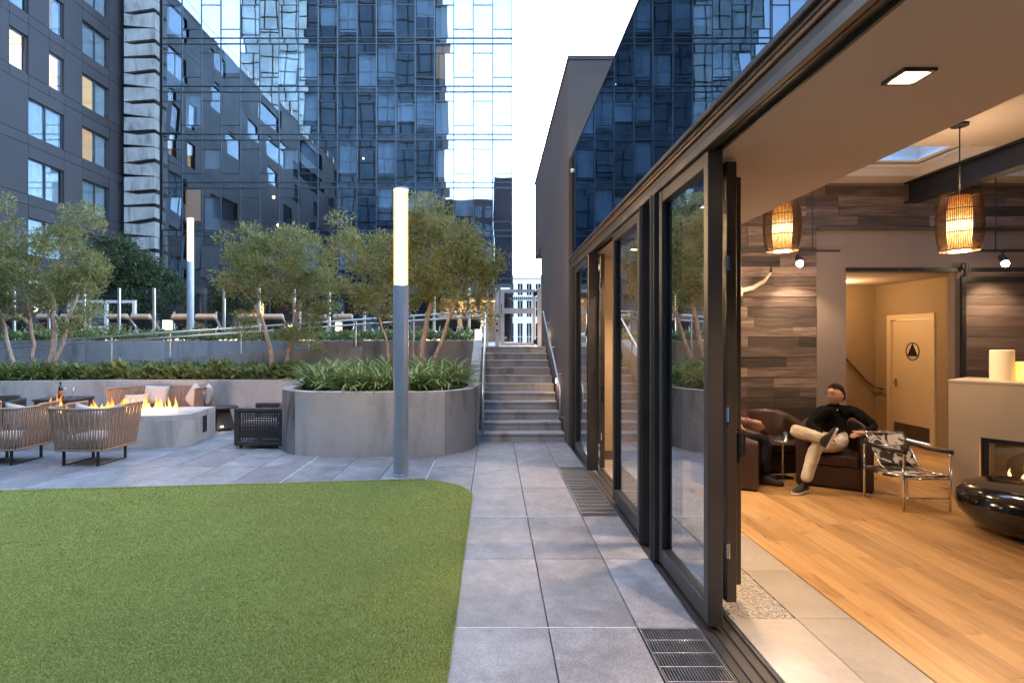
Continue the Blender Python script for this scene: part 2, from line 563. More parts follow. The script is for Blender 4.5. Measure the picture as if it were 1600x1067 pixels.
# denser near the camera, where single blades can be seen
yy = 1.9 + 5.5 * rs.rand(N) ** 1.45
xx = -0.255 - (yy * 0.90 + 0.35) * rs.rand(N)
# thinner cover over the rest of the lawn
yo = 0.3 + 7.0 * rs.rand(330000); xo = -0.26 - 9.2 * rs.rand(330000)
out_ = (xo < -0.60 - yo * 0.90) | (yo < 1.9)
xx = np.concatenate([xx, xo[out_]]); yy = np.concatenate([yy, yo[out_]])
keep = in_turf(xx, yy)
xx, yy = xx[keep], yy[keep]
# a ragged fringe along the cut edge
ey = 1.9 + 4.7 * rs.rand(9000); ex = -0.268 + 0.016 * rs.rand(9000) ** 2
ef = -0.9 - 8 * rs.rand(9000)
xx = np.concatenate([xx, ex, ef]); yy = np.concatenate([yy, ey, 7.30 + 0.112 * np.minimum(0, ef + .9) + .014 * rs.rand(9000) ** 2])
n = len(xx)
hh = 0.009 + 0.012 * rs.rand(n)
wd = (0.0016 + 0.0010 * rs.rand(n)) * (0.75 + 0.16 * np.hypot(yy, np.minimum(0, xx + 0.9 * yy)))
az = rs.rand(n) * 2 * PI
ln = hh * (0.6 + 1.5 * rs.rand(n))
laz = az + PI / 2 + rs.randn(n) * 0.4
V = np.zeros((n, 3, 3), np.float32)
V[:, 0, 0] = xx - np.cos(az) * wd; V[:, 0, 1] = yy - np.sin(az) * wd; V[:, 0, 2] = 0.004
V[:, 1, 0] = xx + np.cos(az) * wd; V[:, 1, 1] = yy + np.sin(az) * wd; V[:, 1, 2] = 0.004
V[:, 2, 0] = xx + np.cos(laz) * ln; V[:, 2, 1] = yy + np.sin(laz) * ln; V[:, 2, 2] = 0.006 + hh
me = bpy.data.meshes.new('turf_blades')
me.vertices.add(n * 3); me.vertices.foreach_set('co', V.ravel())
me.loops.add(n * 3); me.loops.foreach_set('vertex_index', np.arange(n * 3, dtype=np.int32))
me.polygons.add(n); me.polygons.foreach_set('loop_start', np.arange(0, n * 3, 3, dtype=np.int32))
me.materials.append(M['turf']); me.update(calc_edges=True)
tb = link_mesh('turf_blades', me, turf)
tb["kind"] = "stuff"

# --- stairs: 11 risers of 0.1515, treads 0.34
st = thing('concrete_stairs', 'grey concrete stairs climbing between planter wall and dark wall to the gate', 'stairs', (0.5, 10.03, 0))
RIS, TRD = TZ / 11, 0.338
for k in range(11):
    y0 = 10.03 + k * TRD
    z0 = k * RIS
    x0, x1 = (-0.30, 1.29) if k == 0 else (-0.25, 1.27)
    y1 = 10.03 + 3.40 if k < 10 else 13.43
    m = MB()
    m.box(x0, x1, y0 + 0.018, y0 + TRD + 0.016 if k < 10 else 13.46, z0 + (0.0 if k == 0 else 0.001), z0 + RIS - 0.042)
    m.cbox(x0, x1, y0, y0 + TRD + 0.015 if k < 10 else 13.46, z0 + RIS - 0.042, z0 + RIS, 0.006)
    m.build('step', M['concrete_dark'], st)
    MB().box(x0 + 0.02, x1 - 0.02, y0 + 0.015, y0 + 0.055, z0 + RIS + 0.0002, z0 + RIS + 0.002).build('nosing_strip', M['pole'], st)

# --- planter with curved front, left of the stairs
def ring_wall(outer, inner, z0, z1, mb=None):
    """closed wall along an open outline (outer & inner lists of same length)"""
    mb = mb or MB()
    n = len(outer)
    vs = [(*p, z0) for p in outer] + [(*p, z1) for p in outer] + [(*p, z0) for p in inner] + [(*p, z1) for p in inner]
    fs = []
    for i in range(n - 1):
        fs += [(i, i + 1, n + i + 1, n + i), (2 * n + i + 1, 2 * n + i, 3 * n + i, 3 * n + i + 1), (n + i, n + i + 1, 3 * n + i + 1, 3 * n + i), (i + 1, i, 2 * n + i, 2 * n + i + 1)]
    fs += [(0, n, 3 * n, 2 * n), (n - 1, 2 * n + n - 1, 3 * n + n - 1, n + n - 1)]
    return mb.add(vs, fs)
def offset(poly, d):
    out = []
    for i, p in enumerate(poly):
        a = poly[max(0, i - 1)]; b = poly[min(len(poly) - 1, i + 1)]
        t = Vector((b[0] - a[0], b[1] - a[1])).normalized()
        out.append((p[0] - t.y * d, p[1] + t.x * d))
    return out
PZ = 1.015
left_side = [(-4.12, 12.0), (-3.62, 10.05)]
corner_l = [(-2.72 + 0.90 * math.cos(R(a)) , 9.72 + 0.95 * math.sin(R(a))) for a in (190, 200, 210, 220, 230, 240, 250, 260, 270)]
corner_r = [(-1.22 + 0.92 * math.cos(R(a)), 9.72 + 0.95 * math.sin(R(a))) for a in (270, 280, 290, 300, 310, 320, 330, 340, 350, 360)]
right_side = [(-0.30, 10.0)]
OUT = left_side + corner_l + corner_r + right_side
INN = offset(OUT, 0.17)
INN = [(min(max(p[0], -9), -0.46), max(p[1], 8.93)) for p in INN]
pl = thing('curved_planter', 'tall curved cast concrete planter wall standing beside the stairs', 'planter', (-1.95, 9.5, 0))
cuts = [0, 6, 11, 15, len(OUT)]
# cast in bays with tight joints between
for a, b in ((0, 2), (2, 7), (7, 14), (14, len(OUT) - 1)):
    o_, i_ = OUT[a:b + 1], INN[a:b + 1]
    def trim(l):
        l = list(l)
        v0 = Vector(l[0]); v1 = Vector(l[1]); l[0] = tuple(v0 + (v1 - v0).normalized() * 0.004)
        v0 = Vector(l[-1]); v1 = Vector(l[-2]); l[-1] = tuple(v0 + (v1 - v0).normalized() * 0.004)
        return l
    ring_wall(trim(o_), trim(i_), -0.03, PZ).build('wall_bay', M['concrete' if a in (0, 7) else 'concrete_streaked_dark'], pl, auto=35)  # darker tone and stronger stain streaks on the curved corner bays
MB().prism([INN[0]] + INN[2:] + [(-0.46, 13.2), (-4.3, 13.2)], 0.5, 0.90).build('soil', M['soil'], pl)
# the raked cheek wall along the stairs
ck = MB()
ck.add([(-0.455, 10.02, 0), (-0.262, 10.02, 0), (-0.262, 13.4, 0), (-0.455, 13.4, 0), (-0.455, 10.02, PZ), (-0.262, 10.02, PZ), (-0.262, 13.4, 1.83), (-0.455, 13.4, 1.83)],
       [(0, 3, 2, 1), (4, 5, 6, 7), (0, 1, 5, 4), (1, 2, 6, 5), (2, 3, 7, 6), (3, 0, 4, 7)])
tag(ck.build('raked_wall', M['concrete_pale'], None), 'sloping pale concrete cheek wall along left edge of the stairs', 'wall')

# --- low seat-height retaining wall behind the fire pit
w1o = [(-15, 11.2), (-9.4, 11.72), (-8.3, 11.92), (-7.2, 12.0), (-4.16, 12.0)]
w1i = [(-15, 11.4), (-9.4, 11.92), (-8.3, 12.12), (-7.2, 12.2), (-4.19, 12.2)]
t = thing('low_retaining_wall', 'low cast concrete retaining wall behind the woven sofa and fire pit', 'wall', (-7, 12, 0))
for a, b in ((0, 1), (1, 3), (3, 4)):
    ring_wall(w1o[a:b + 1], w1i[a:b + 1], -0.05, 0.965).build('wall_bay', M['concrete'], t)
tag(MB().prism([(-15, 11.41), (-9.4, 11.93), (-8.3, 12.13), (-7.2, 12.21), (-4.31, 12.21), (-4.31, 13.03), (-15, 13.03)], 0.4, 0.88).build('planting_bed', M['soil']), kind='structure')

# --- ramp with its outer curb wall, and the upper retaining wall
t = thing('ramp_wall', 'low sloping concrete curb wall of the ramp behind the shrubs', 'wall', (-7, 13.05, 0))
def rampz(x): return 1.53 + 0.0586 * (x + 5.46)
xs = [-15, -12.6, -10.2, -7.8, -5.4, -3.1]
for a, b in zip(xs[:-1], xs[1:]):
    m = MB(); g = 0.004
    m.add([(a + g, 13.05, 0), (b - g, 13.05, 0), (b - g, 13.22, 0), (a + g, 13.22, 0), (a + g, 13.05, rampz(a)), (b - g, 13.05, rampz(b)), (b - g, 13.22, rampz(b)), (a + g, 13.22, rampz(a))],
          [(0, 3, 2, 1), (4, 5, 6, 7), (0, 1, 5, 4), (1, 2, 6, 5), (2, 3, 7, 6), (3, 0, 4, 7)])
    m.build('wall_bay', M['concrete_dark'], t)
m = MB()
m.add([(-15, 13.22, 0), (-3.1, 13.22, 0), (-3.1, 14.6, 0), (-15, 14.6, 0), (-15, 13.22, 0.72), (-3.1, 13.22, 1.40), (-3.1, 14.6, 1.40), (-15, 14.6, 0.72)],
      [(0, 3, 2, 1), (4, 5, 6, 7), (0, 1, 5, 4), (1, 2, 6, 5), (2, 3, 7, 6), (3, 0, 4, 7)])
struct(m.build('ramp', M['concrete_dark']))
t = thing('upper_retaining_wall', 'grey panelled concrete retaining wall below the lounger terrace', 'wall', (-6, 14.6, 0))
xs = [-17.0 + 2.1 * k for k in range(8)] + [-0.47]
for a, b in zip(xs[:-1], xs[1:]):
    y0 = 14.6 if b < -3.2 else 13.42
    MB().box(a + .004, b - .004, y0, 14.8, 0, 1.808).build('wall_bay', M['concrete_dark'], t)
struct(MB().box(-40, 1.25, 14.81, 40, 0.0, TZ).build('upper_terrace', M['paver']))
struct(MB().box(-0.46, 1.25, 13.465, 14.805, 0.0, TZ - .004).build('stair_landing', M['paver']))
tag(MB().box(-17, -0.49, 14.81, 16.6, TZ + .002, TZ + 0.10).build('planting_strip', M['soil']), kind='structure')

# --- dark blade wall and the upper block of the lounge building
t = thing('dark_stucco_block', 'tall dark brown stucco wall of the upper storey beside the stairs', 'building', (1.3, 9.6, 0))
MB().box(1.30, 1.62, 9.62, 15.2, -0.03, 4.34).build('lower_wall', M['stucco'], t)
MB().box(1.30, 9.5, 9.62, 17.4, 4.344, 6.66).build('upper_wall', M['stucco'], t)
MB().cbox(1.285, 9.52, 9.605, 17.42, 6.664, 6.74, 0.006).build('parapet_cap', M['panel'], t)
# ================================================================== GLASS TOWER
TY = 35.0
CW = 1.2195
TX0, NC = -20.77, 18
FZ0, FH, NF = 5.28, 3.017, 16
tw = thing('glass_tower', 'tall blue glass curtain wall tower behind the lounger terrace', 'tower', (-10, TY, TZ))
SPN = 0.36
pane_me = {}
def pane_mesh(w, h):
    k = (round(w, 3), round(h, 3))
    if k not in pane_me:
        pane_me[k] = MB().box(-w / 2, w / 2, -0.012, 0.012, -h / 2, h / 2).mesh('window_pane', M['tower_glass'])
    return pane_me[k]
rp = random.Random(5)
off = world_loc(tw)
def add_pane(x0, x1, z0, z1, name='window_pane', dy=0.0, tilt=None):
    g = 0.03
    o = link_mesh(name, pane_mesh(x1 - x0 - 2 * g, z1 - z0 - 2 * g), tw, ((x0 + x1) / 2 - off.x, TY + dy - off.y, (z0 + z1) / 2 - off.z),
                  (rp.gauss(0, 0.0035), 0, rp.gauss(0, 0.005)) if tilt is None else tilt)
    return o
spm = MB(); mul = MB(); slab = MB(); upper = MB()
blind_mat = plain('roller_blind', (0.48, 0.55, 0.60), 0.9, var=0.08, nscale=3, rnd=0.25)
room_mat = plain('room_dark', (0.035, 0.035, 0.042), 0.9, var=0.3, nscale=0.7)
lit_room = emitter('warm_lit_room', (1.0, 0.62, 0.33), 0.5)
open_win = {(7, 3), (3, 1), (1, 11)}
for c in range(NC):
    x0 = TX0 + c * CW; x1 = x0 + CW
    for f in range(NF):
        zb = FZ0 + f * FH
        zt = zb + FH
        z0 = zb + SPN                      # glass zone z0..zt
        vis = f <= 6
        split = z0 + 0.56 if (c % 2 == 1) else zt - 0.58
        # clean, flat glass at the right-hand bays; looser panes elsewhere
        tl = (rp.gauss(0, .0006), 0, rp.gauss(0, .0006)) if c >= 15 else None
        opn = rp.random() < 0.05 and c < 14
        for a, b in ((z0, split), (split, zt)):
            big = (b - a) > 1.0
            if vis:
                o = add_pane(x0, x1, a, b, 'window_pane', tilt=((R(-5), 0, 0) if (opn and big) else tl), dy=(-0.10 if (opn and big) else 0))
            else:
                upper.box(x0 + .03, x1 - .03, TY - .012, TY + .012, a + .03, b - .03)
        spm.box(x0 + .03, x1 - .03, TY - .010, TY + .010, zb + .03, z0 - .03)
        mul.box(x0 + .03, x1 - .03, TY - .045, TY + .05, split - .022, split + .022)
        # blinds and rooms behind
        if vis and rp.random() < (0.5 if 6 < c < 15 else 0.25):
            drop = rp.choice((1.0, 1.0, 0.8, 0.55))
            a, b = (split, zt) if (zt - split) > 1 else (z0, split)
            MB().box(x0 + .08, x1 - .08, TY + .28, TY + .29, b - (b - a) * drop, b).build('window_blind', blind_mat, tw)
    mul.box(x0 - .028, x0 + .028, TY - .06, TY + .06, FZ0, FZ0 + NF * FH)
mul.box(TX0 + NC * CW - .028, TX0 + NC * CW + .05, TY - .06, TY + 10, FZ0, FZ0 + NF * FH)
for f in range(NF + 1):
    zb = FZ0 + f * FH
    mul.box(TX0, TX0 + NC * CW, TY - .062, TY + .06, zb - .03, zb + .03)
    mul.box(TX0, TX0 + NC * CW, TY - .062, TY + .06, zb + SPN - .026, zb + SPN + .026)
    slab.box(TX0 + .05, TX0 + NC * CW - .05, TY + .1, TY + 6, zb + .0, zb + .30)
mul.build('mullion_grid', M['mullion'], tw, kind='stuff')
spm.build('spandrel_panes', M['tower_glass'], tw, kind='stuff')
upper.build('upper_panes', M['tower_glass'], tw, kind='stuff')
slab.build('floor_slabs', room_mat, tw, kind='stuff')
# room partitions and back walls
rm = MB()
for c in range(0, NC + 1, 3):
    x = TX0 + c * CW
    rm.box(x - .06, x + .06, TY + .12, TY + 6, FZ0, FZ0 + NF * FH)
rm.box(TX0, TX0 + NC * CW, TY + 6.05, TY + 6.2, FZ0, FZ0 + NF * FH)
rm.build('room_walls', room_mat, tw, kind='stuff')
# a few lit ceiling lamps inside the flats (lit in the photograph)
lamp_w = emitter('flat_lamp', (1.0, 0.66, 0.34), 6)
for px, pz, s in ((-6.75, 19.4, .09), (-9.3, 22.2, .10), (-2.9, 17.0, .08), (-14.2, 11.0, .10), (-8.4, 13.5, .06), (-13.9, 9.2, .10), (-18.3, 10.6, .12)):
    MB().lathe([(0.01, -s), (s * .8, -s * .5), (s, 0), (s * .8, s * .5), (0.01, s)], 12, (px, TY + 1.0, pz)).build('ceiling_lamp', lamp_w, tw, smooth=True)
warm_blind = emitter('lit_warm_blind', (1.0, .62, .34), 0.16)
for c_, f_ in ((1, 1), (14, 4), (8, 6)):
    x_ = TX0 + c_ * CW; z_ = FZ0 + f_ * FH + SPN
    MB().box(x_ + .08, x_ + CW - .08, TY + .22, TY + .23, z_ + .6, z_ + 2.6).build('lit_window_blind', warm_blind, tw)
# podium: dark lintel band, lobby glazing, columns, teal curtains
MB().box(TX0 - .05, TX0 + NC * CW + .05, TY - .05, TY + .5, 4.68, FZ0 - .035).build('lintel', M['panel'], tw)
teal = plain('teal_curtain', (0.10, 0.19, 0.22), 0.9, var=0.2, nscale=2)
lob = MB()
lob.box(TX0, TX0 + NC * CW, TY + 4.2, TY + 4.3, TZ, 4.68)
lob.build('lobby_back_wall', plain('lobby_wall', (0.10, 0.075, 0.055), 0.8, var=0.3, nscale=0.6), tw)
for k in range(10):
    x0 = TX0 + k * 2.2; x1 = min(x0 + 2.2, TX0 + NC * CW)
    MB().box(x0 + .05, x1 - .05, TY + .28, TY + .30, TZ + .02, 4.66).build('lobby_pane', M['win_glass'], tw)
    MB().box(x0 - .05, x0 + .05, TY + .2, TY + .4, TZ, 4.68).build('lobby_mullion', M['mullion'], tw)
for x0, x1 in ((-10.9, -9.5), (-8.3, -7.2), (-6.6, -5.2)):
    m = MB()
    nfold = 24
    p = [(x0 + (x1 - x0) * i / nfold, TY + .62 + 0.05 * (i % 2)) for i in range(nfold + 1)]
    for a, b in zip(p[:-1], p[1:]):
        m.quad((*a, TZ + .05), (*b, TZ + .05), (*b, 4.4), (*a, 4.4))
    m.build('curtain', teal, tw)
MB().box(TX0, TX0 + NC * CW, TY + .51, TY + 4.19, 4.60, 4.9).build('lobby_ceiling', room_mat, tw)
for x_ in (TX0, TX0 + NC * CW):
    MB().box(x_ - .06, x_ + .06, TY + .51, TY + 4.19, TZ, 4.695).build('lobby_side_wall', room_mat, tw)
lobby_lit = emitter('lobby_glow', (1.0, 0.62, 0.26), 1.2)
for x0, x1, z0, z1 in ((-17.0, -16.2, 3.95, 4.02), (-3.1, -1.2, 4.30, 4.36), (-15.4, -15.2, 2.0, 4.2), (-0.8, 0.3, 4.30, 4.36)):
    MB().box(x0, x1, TY + 1.4, TY + 1.9, z0, z1).build('lobby_light', lobby_lit, tw)
warm_wall = plain('warm_lobby_panel', (0.50, 0.36, 0.20), 0.8, var=0.15, nscale=1.0)
for x0, x1 in ((-3.6, -2.5), (-2.4, -1.0), (-0.9, 0.6), (-17.2, -16.0)):
    MB().box(x0, x1, TY + 2.6, TY + 2.7, TZ + .02, 4.6).build('lobby_panel', warm_wall, tw)
def lamp(name, kind, loc, energy, color, size=0.1, rot=None, spot=None, blend=.5, parent=None, spread=None):
    d = bpy.data.lights.new(name, kind)
    d.energy = energy * LS; d.color = color
    if kind in ('POINT', 'SPOT'): d.shadow_soft_size = size
    if kind == 'AREA':
        d.size = size
        if spread: d.spread = R(spread)
    if kind == 'SPOT': d.spot_size = R(spot); d.spot_blend = blend
    o = bpy.data.objects.new(name, d)
    COL.objects.link(o)
    o.location = loc
    if rot is not None: o.rotation_euler = rot
    return o
WARM = (1.0, 0.66, 0.36)
lamp('lobby_lamp', 'POINT', (-2.0, TY + 1.6, 4.1), 90, WARM, .15)
lamp('lobby_lamp', 'POINT', (-16.5, TY + 1.6, 3.8), 40, WARM, .15)
# small pale sign on the lintel end
MB().box(0.45, 1.05, TY - .09, TY - .055, 4.86, 5.06).build('lintel_sign', M['white'], tw)

# ================================================================== CONCRETE PILLAR WITH WEDGE CUTS
LXW = -23.55
px0, px1, py = -22.75, -20.86, 34.3
t = thing('notched_concrete_pillar', 'tall pale concrete pillar cut by dark wedge shaped slots', 'pillar', ((px0 + px1) / 2, py, TZ))
MB().box(LXW, px1 + .05, 35.3, 36.4, 0, 34).build('sun_block_wall', M['panel_joint'], t)  # unseen wall added behind the pillar to shut out low sun
MB().box(px0 + .05, px1 - .05, py + .22, py + 1.6, 0, 34).build('pillar_core', M['panel_joint'], t)
rw = random.Random(8)
z = TZ
prev_l, prev_r = TZ, TZ
mid_up = False
k = 0
while z < 33:
    h = 0.92
    wide_l = (k % 2 == 0)
    gl, gr = (0.04, 0.26) if wide_l else (0.22, 0.04)
    if k % 5 == 4: gl, gr = 0.14, 0.24
    zl0, zr0 = prev_l + gl, prev_r + gr
    zl1 = z + h + rw.uniform(-.05, .05); zr1 = z + h + rw.uniform(-.05, .05)
    zm0 = (zl0 + zr0) / 2 + rw.uniform(-.03, .12); zm1 = (zl1 + zr1) / 2 + rw.uniform(-.10, .04)
    xm = px0 + (px1 - px0) * rw.uniform(.3, .5)
    zm0 = zl0 + (zr0 - zl0) * (xm - px0) / (px1 - px0)
    zm1 = zl1 + (zr1 - zl1) * (xm - px0) / (px1 - px0) - (.13 if k % 2 else 0)
    poly = [(px0, zl0), (xm, zm0), (px1, zr0), (px1, zr1), (xm, zm1), (px0, zl1)]
    m = MB()
    vs = [(x, py, q) for x, q in poly] + [(x, py + .5, q) for x, q in poly]
    m.add(vs, [(0, 1, 2, 3, 4, 5), (11, 10, 9, 8, 7, 6)] + [(i, i + 6, (i + 1) % 6 + 6, (i + 1) % 6) for i in range(6)])
    m.build('pillar_block', M['concrete_dark'], t)
    prev_l, prev_r = zl1, zr1
    z += h
    k += 1

# ================================================================== LEFT APARTMENT BUILDING (dark cladding)
LX = -23.2
lb = thing('dark_apartment_building', 'dark grey panelled apartment building with scattered lit windows', 'building', (LX - 5, 20, 0))
MB().box(LX - 14, LX - .36, -14, 36.5, 0, 26.5).build('building_core', M['panel_joint'], lb)
MB().box(LX - 14, LX + .03, -14, 35.2, 26.504, 26.7).build('parapet_cap', M['panel'], lb)
cols_far = [-14, -11.5, -9.2, -6.8, -4.4, -2, .4, 2.8, 5.2, 7.6, 10, 12.4, 14.6, 17, 19.4, 21.8, 24.2]
cols_a = cols_far + [26.7, 27.8, 29.1, 30.1, 31.45, 33.65, 35.0]
cols_b = cols_far + [27.8, 30.1, 31.45, 33.65, 35.0]
rw = random.Random(3)
def is_win(row, y0):
    if y0 > 24.3 or y0 == 24.2:
        return y0 in ((26.7, 29.1, 31.45) if row in (5, 6) else (27.8, 31.45))
    return rw.random() < 0.38
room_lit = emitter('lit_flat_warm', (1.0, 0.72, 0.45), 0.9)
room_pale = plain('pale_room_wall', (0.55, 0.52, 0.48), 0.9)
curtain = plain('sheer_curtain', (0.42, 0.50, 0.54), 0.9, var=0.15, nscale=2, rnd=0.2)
lit_set = {(5, 26.7): 1.0, (5, 29.1): 1.0, (5, 31.45): 0.6, (4, 31.45): 0.5, (6, 29.1): 0.2}
far_panels = MB(); far_win = MB(); far_frame = MB()
for row in range(0, 9):
    zs = -0.47 + 3.0 * row
    cols = cols_a if row in (5, 6) else cols_b          # spandrel strip
    z0, z1 = zs + 0.50, zs + 3.0
    wz1 = z0 + 0.02 + 1.85
    for j in range(len(cols) - 1):
        y0, y1 = cols[j], cols[j + 1]
        near = y0 >= 24 and 1 <= row <= 7
        g = 0.012
        def panel(a, b, c, d):
            if near:
                MB().box(LX - .30, LX, a + g, b - g, c + g, d - g).build('cladding_panel', M['panel'], lb)
            else:
                far_panels.box(LX - .30, LX, a + g, b - g, c + g, d - g)
        panel(y0, y1, zs, z0)
        if is_win(row, y0):
            panel(y0, y1, wz1, z1)
            a, b, c, d = y0 + .02, y1 - .02, z0 + .02, wz1
            if near:
                w = MB()
                for (p, q, r_, s) in ((a, a + .05, c, d), (b - .05, b, c, d), (a + .05, b - .05, c, c + .05), (a + .05, b - .05, d - .05, d)):
                    w.box(LX - .16, LX - .09, p, q, r_, s)
                if b - a > 1.6: w.box(LX - .16, LX - .09, (a + b) / 2 - .03, (a + b) / 2 + .03, c + .05, d - .05)
                fr = w.build('window', M['mullion'], lb)
                MB().box(LX - .135, LX - .12, a + .052, b - .052, c + .052, d - .052).build('pane', M['win_glass'], fr)
                lit = lit_set.get((row, y0), 0)
                back = MB()
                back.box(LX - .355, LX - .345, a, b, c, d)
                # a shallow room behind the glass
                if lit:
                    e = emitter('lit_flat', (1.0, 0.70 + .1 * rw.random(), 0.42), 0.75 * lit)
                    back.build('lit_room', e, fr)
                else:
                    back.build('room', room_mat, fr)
                if lit < .9 and rw.random() < .85:
                    n = 10; m = MB()
                    e0, e1 = (a + .06, b - .06) if not lit else ((a + b) / 2, b - .06)
                    for i in range(n):
                        u0 = e0 + (e1 - e0) * i / n; u1 = e0 + (e1 - e0) * (i + 1) / n
                        s0 = .03 * (i % 2); s1 = .03 * ((i + 1) % 2)
                        m.quad((LX - .26 + s0, u0, c + .05), (LX - .26 + s1, u1, c + .05), (LX - .26 + s1, u1, d - .05), (LX - .26 + s0, u0, d - .05))
                    m.build('curtain', curtain, fr)
            else:
                far_win.box(LX - .14, LX - .12, a, b, c, d)
        else:
            panel(y0, y1, z0, z1)
far_panels.build('cladding_panels_beyond', M['panel'], lb, kind='stuff')
far_win.build('panes_beyond', M['win_glass'], lb, kind='stuff')
# roof railing
rl = MB()
for y in np.arange(-13, 35, 2.4):
    rl.tube([(LX - .4, y, 26.7), (LX - .4, y, 27.8)], .025, 6)
rl.tube([(LX - .4, -13, 27.8), (LX - .4, 35, 27.8)], .025, 6)
rl.build('roof_railing', M['steel'], lb)

# ================================================================== BUILDINGS BEHIND THE CAMERA (seen only mirrored in the glass; one added wing unseen)
t = thing('opposite_tower', 'tall dark glass tower across the courtyard, mirrored in the curtain wall', 'tower', (-25, -32, 0))
og = plain('opposite_glass', (0.008, 0.020, 0.050), 1.0, 0, 0.0, var=.4, nscale=.12)
ogl = plain('opposite_glass_pale', (0.05, 0.105, 0.21), 1.0, 0, 0.0, var=.4, nscale=.15)
MB().box(-33.5, -9.5, -44, -31.2, 0, 78).build('dark_core', room_mat, t)
MB().box(-33.4, -9.6, -31.0, -30.97, 0, 78).build('dark_glazing', og, t)
MB().box(-46, -33.7, -44, -33.0, 0, 74).build('pale_core', plain('pale_core', (0.22, 0.27, 0.34), 0.6), t)
MB().box(-45.9, -33.8, -32.8, -32.77, 0, 74).build('pale_glazing', ogl, t)
m = MB()
for k in range(11): m.box(-33.4 + k * 2.38 - .05, -33.4 + k * 2.38 + .05, -30.96, -30.8, 0, 78)
for k in range(6): m.box(-45.9 + k * 2.42 - .06, -45.9 + k * 2.42 + .06, -32.76, -32.6, 0, 74)
for k in range(25):
    m.box(-33.4, -9.6, -30.95, -30.82, k * 3.1 - .07, k * 3.1 + .07)
    m.box(-45.9, -33.8, -32.75, -32.62, k * 3.0 + 1, k * 3.0 + 1.14)
m.build('mullion_grid', plain('opposite_mullion', (.004, .005, .007), .9, 0, .05), t, kind='stuff')
navy = plain('opposite_block_wall', (.012, .017, .032), 1.0, 0, 0.0, var=.3, nscale=.2)
t = thing('opposite_block', 'lower dark stepped block across the courtyard, mirrored low in the curtain wall, plus an added unseen wing', 'building', (-2, -34, 0))
MB().box(-9.0, 0.0, -40, -31, 0, 27).build('main_block', navy, t)
MB().box(0.05, 6.0, -40, -31.5, 0, 31).build('taller_block', navy, t)
MB().box(6.05, 34.0, -40, -31.5, 0, 36).build('unseen_shade_wing', navy, t)  # unseen wing added to cut sky light on the upper block front
m = MB()
for k in range(8):
    for j in range(5): m.box(-8.4 + j * 1.7, -7.2 + j * 1.7, -30.995, -30.97, 2 + k * 3.1, 4.0 + k * 3.1)
m.build('window_bands', M['win_glass'], t, kind='stuff')

# ================================================================== DISTANT WHITE BUILDING THROUGH THE GATE
t = thing('white_office_building', 'distant white office building with rows of windows seen through the gate', 'building', (4, 62, 0))
wx0, wx1, wy = -1.5, 7.5, 62.0
bays = 9; bw = (wx1 - wx0) / bays
rows = [(0.6, 3.6), (4.3, 6.1), (6.7, 8.0)]
zed = 0
wb = MB()
zc = [0, 0.6, 3.6, 4.3, 6.1, 6.7, 8.0, 8.6]
for k in range(bays + 1): wb.box(wx0 + k * bw - .22, wx0 + k * bw + .22, wy, wy + .5, 0, 8.6)
for a, b in ((0, .6), (3.6, 4.3), (6.1, 6.7), (8.0, 8.6)):
    for k in range(bays): wb.box(wx0 + k * bw + .221, wx0 + (k + 1) * bw - .221, wy + .02, wy + .5, a, b)
wb.build('facade', M['white'], t)
for a, b in rows:
    for k in range(bays):
        fr = MB().box(wx0 + k * bw + .221, wx0 + (k + 1) * bw - .221, wy + .3, wy + .34, a, b).build('window', M['win_glass'], t)
        bars = MB()
        xc = wx0 + (k + .5) * bw
        bars.box(xc - .03, xc + .03, wy + .24, wy + .29, a, b); bars.box(wx0 + k * bw + .221, xc - .031, wy + .24, wy + .29, (a + b) / 2 - .03, (a + b) / 2 + .03)
        bars.box(xc + .031, wx0 + (k + 1) * bw - .221, wy + .24, wy + .29, (a + b) / 2 - .03, (a + b) / 2 + .03)
        bars.build('glazing_bars', M['white'], fr)
MB().box(wx0, wx1, wy + .55, wy + 8, 0, 8.6).build('core', room_mat, t)
MB().box(wx0 - .2, wx1 + .2, wy - .25, wy + .6, 8.604, 9.0).build('cornice', M['white'], t)
m = MB()
for k in range(40): m.box(wx0 + k * .225, wx0 + k * .225 + .12, wy - .12, wy - .005, 6.2, 6.55)
m.build('dentils', M['panel'], t, kind='stuff')
# ================================================================== LAMP COLUMNS
lamp_core = emitter('lamp_core', (1.0, 0.68, 0.36), 190.0)
dt = NT('lamp_diffuser')
de = dt.node("ShaderNodeEmission"); de.inputs[0].default_value = (1.0, 0.66, 0.30, 1); de.inputs[1].default_value = 0.85 * LS
dtr = dt.node("ShaderNodeBsdfTransparent"); dtr.inputs[0].default_value = (1.0, .93, .80, 1)
dm = dt.node("ShaderNodeMixShader"); dm.inputs[0].default_value = .62
dt.link(dtr.outputs[0], dm.inputs[1]); dt.link(de.outputs[0], dm.inputs[2])
lamp_glow = dt.done(dm)
def lamp_post(x, y, z, label):
    t = thing('lamp_column', label, 'lamp post', (x, y, z), group=None)
    r = 0.102
    MB().lathe([(r + .006, 0), (r + .006, .025), (r, .03), (r, 2.56), (r - .004, 2.575)], 32, (x, y, z)).build('pole', M['pole'], t, auto=40)
    MB().lathe([(r - .006, 2.577), (r - .006, 3.86)], 32, (x, y, z)).build('diffuser', lamp_glow, t, auto=40)
    MB().lathe([(.062, 2.58), (.062, 3.855)], 20, (x, y, z)).build('light_core', lamp_core, t, auto=40)
    MB().lathe([(r - .002, 3.862), (r - .002, 3.895), (r - .02, 3.90)], 32, (x, y, z)).build('cap', M['pole'], t, auto=40)
    return t
lamp_post(-1.253, 7.55, 0, 'grey lamp column with glowing white top standing in front of the curved planter')
lamp_post(-9.30, 17.1, TZ, 'grey lamp column with glowing white top standing among loungers on the upper terrace')

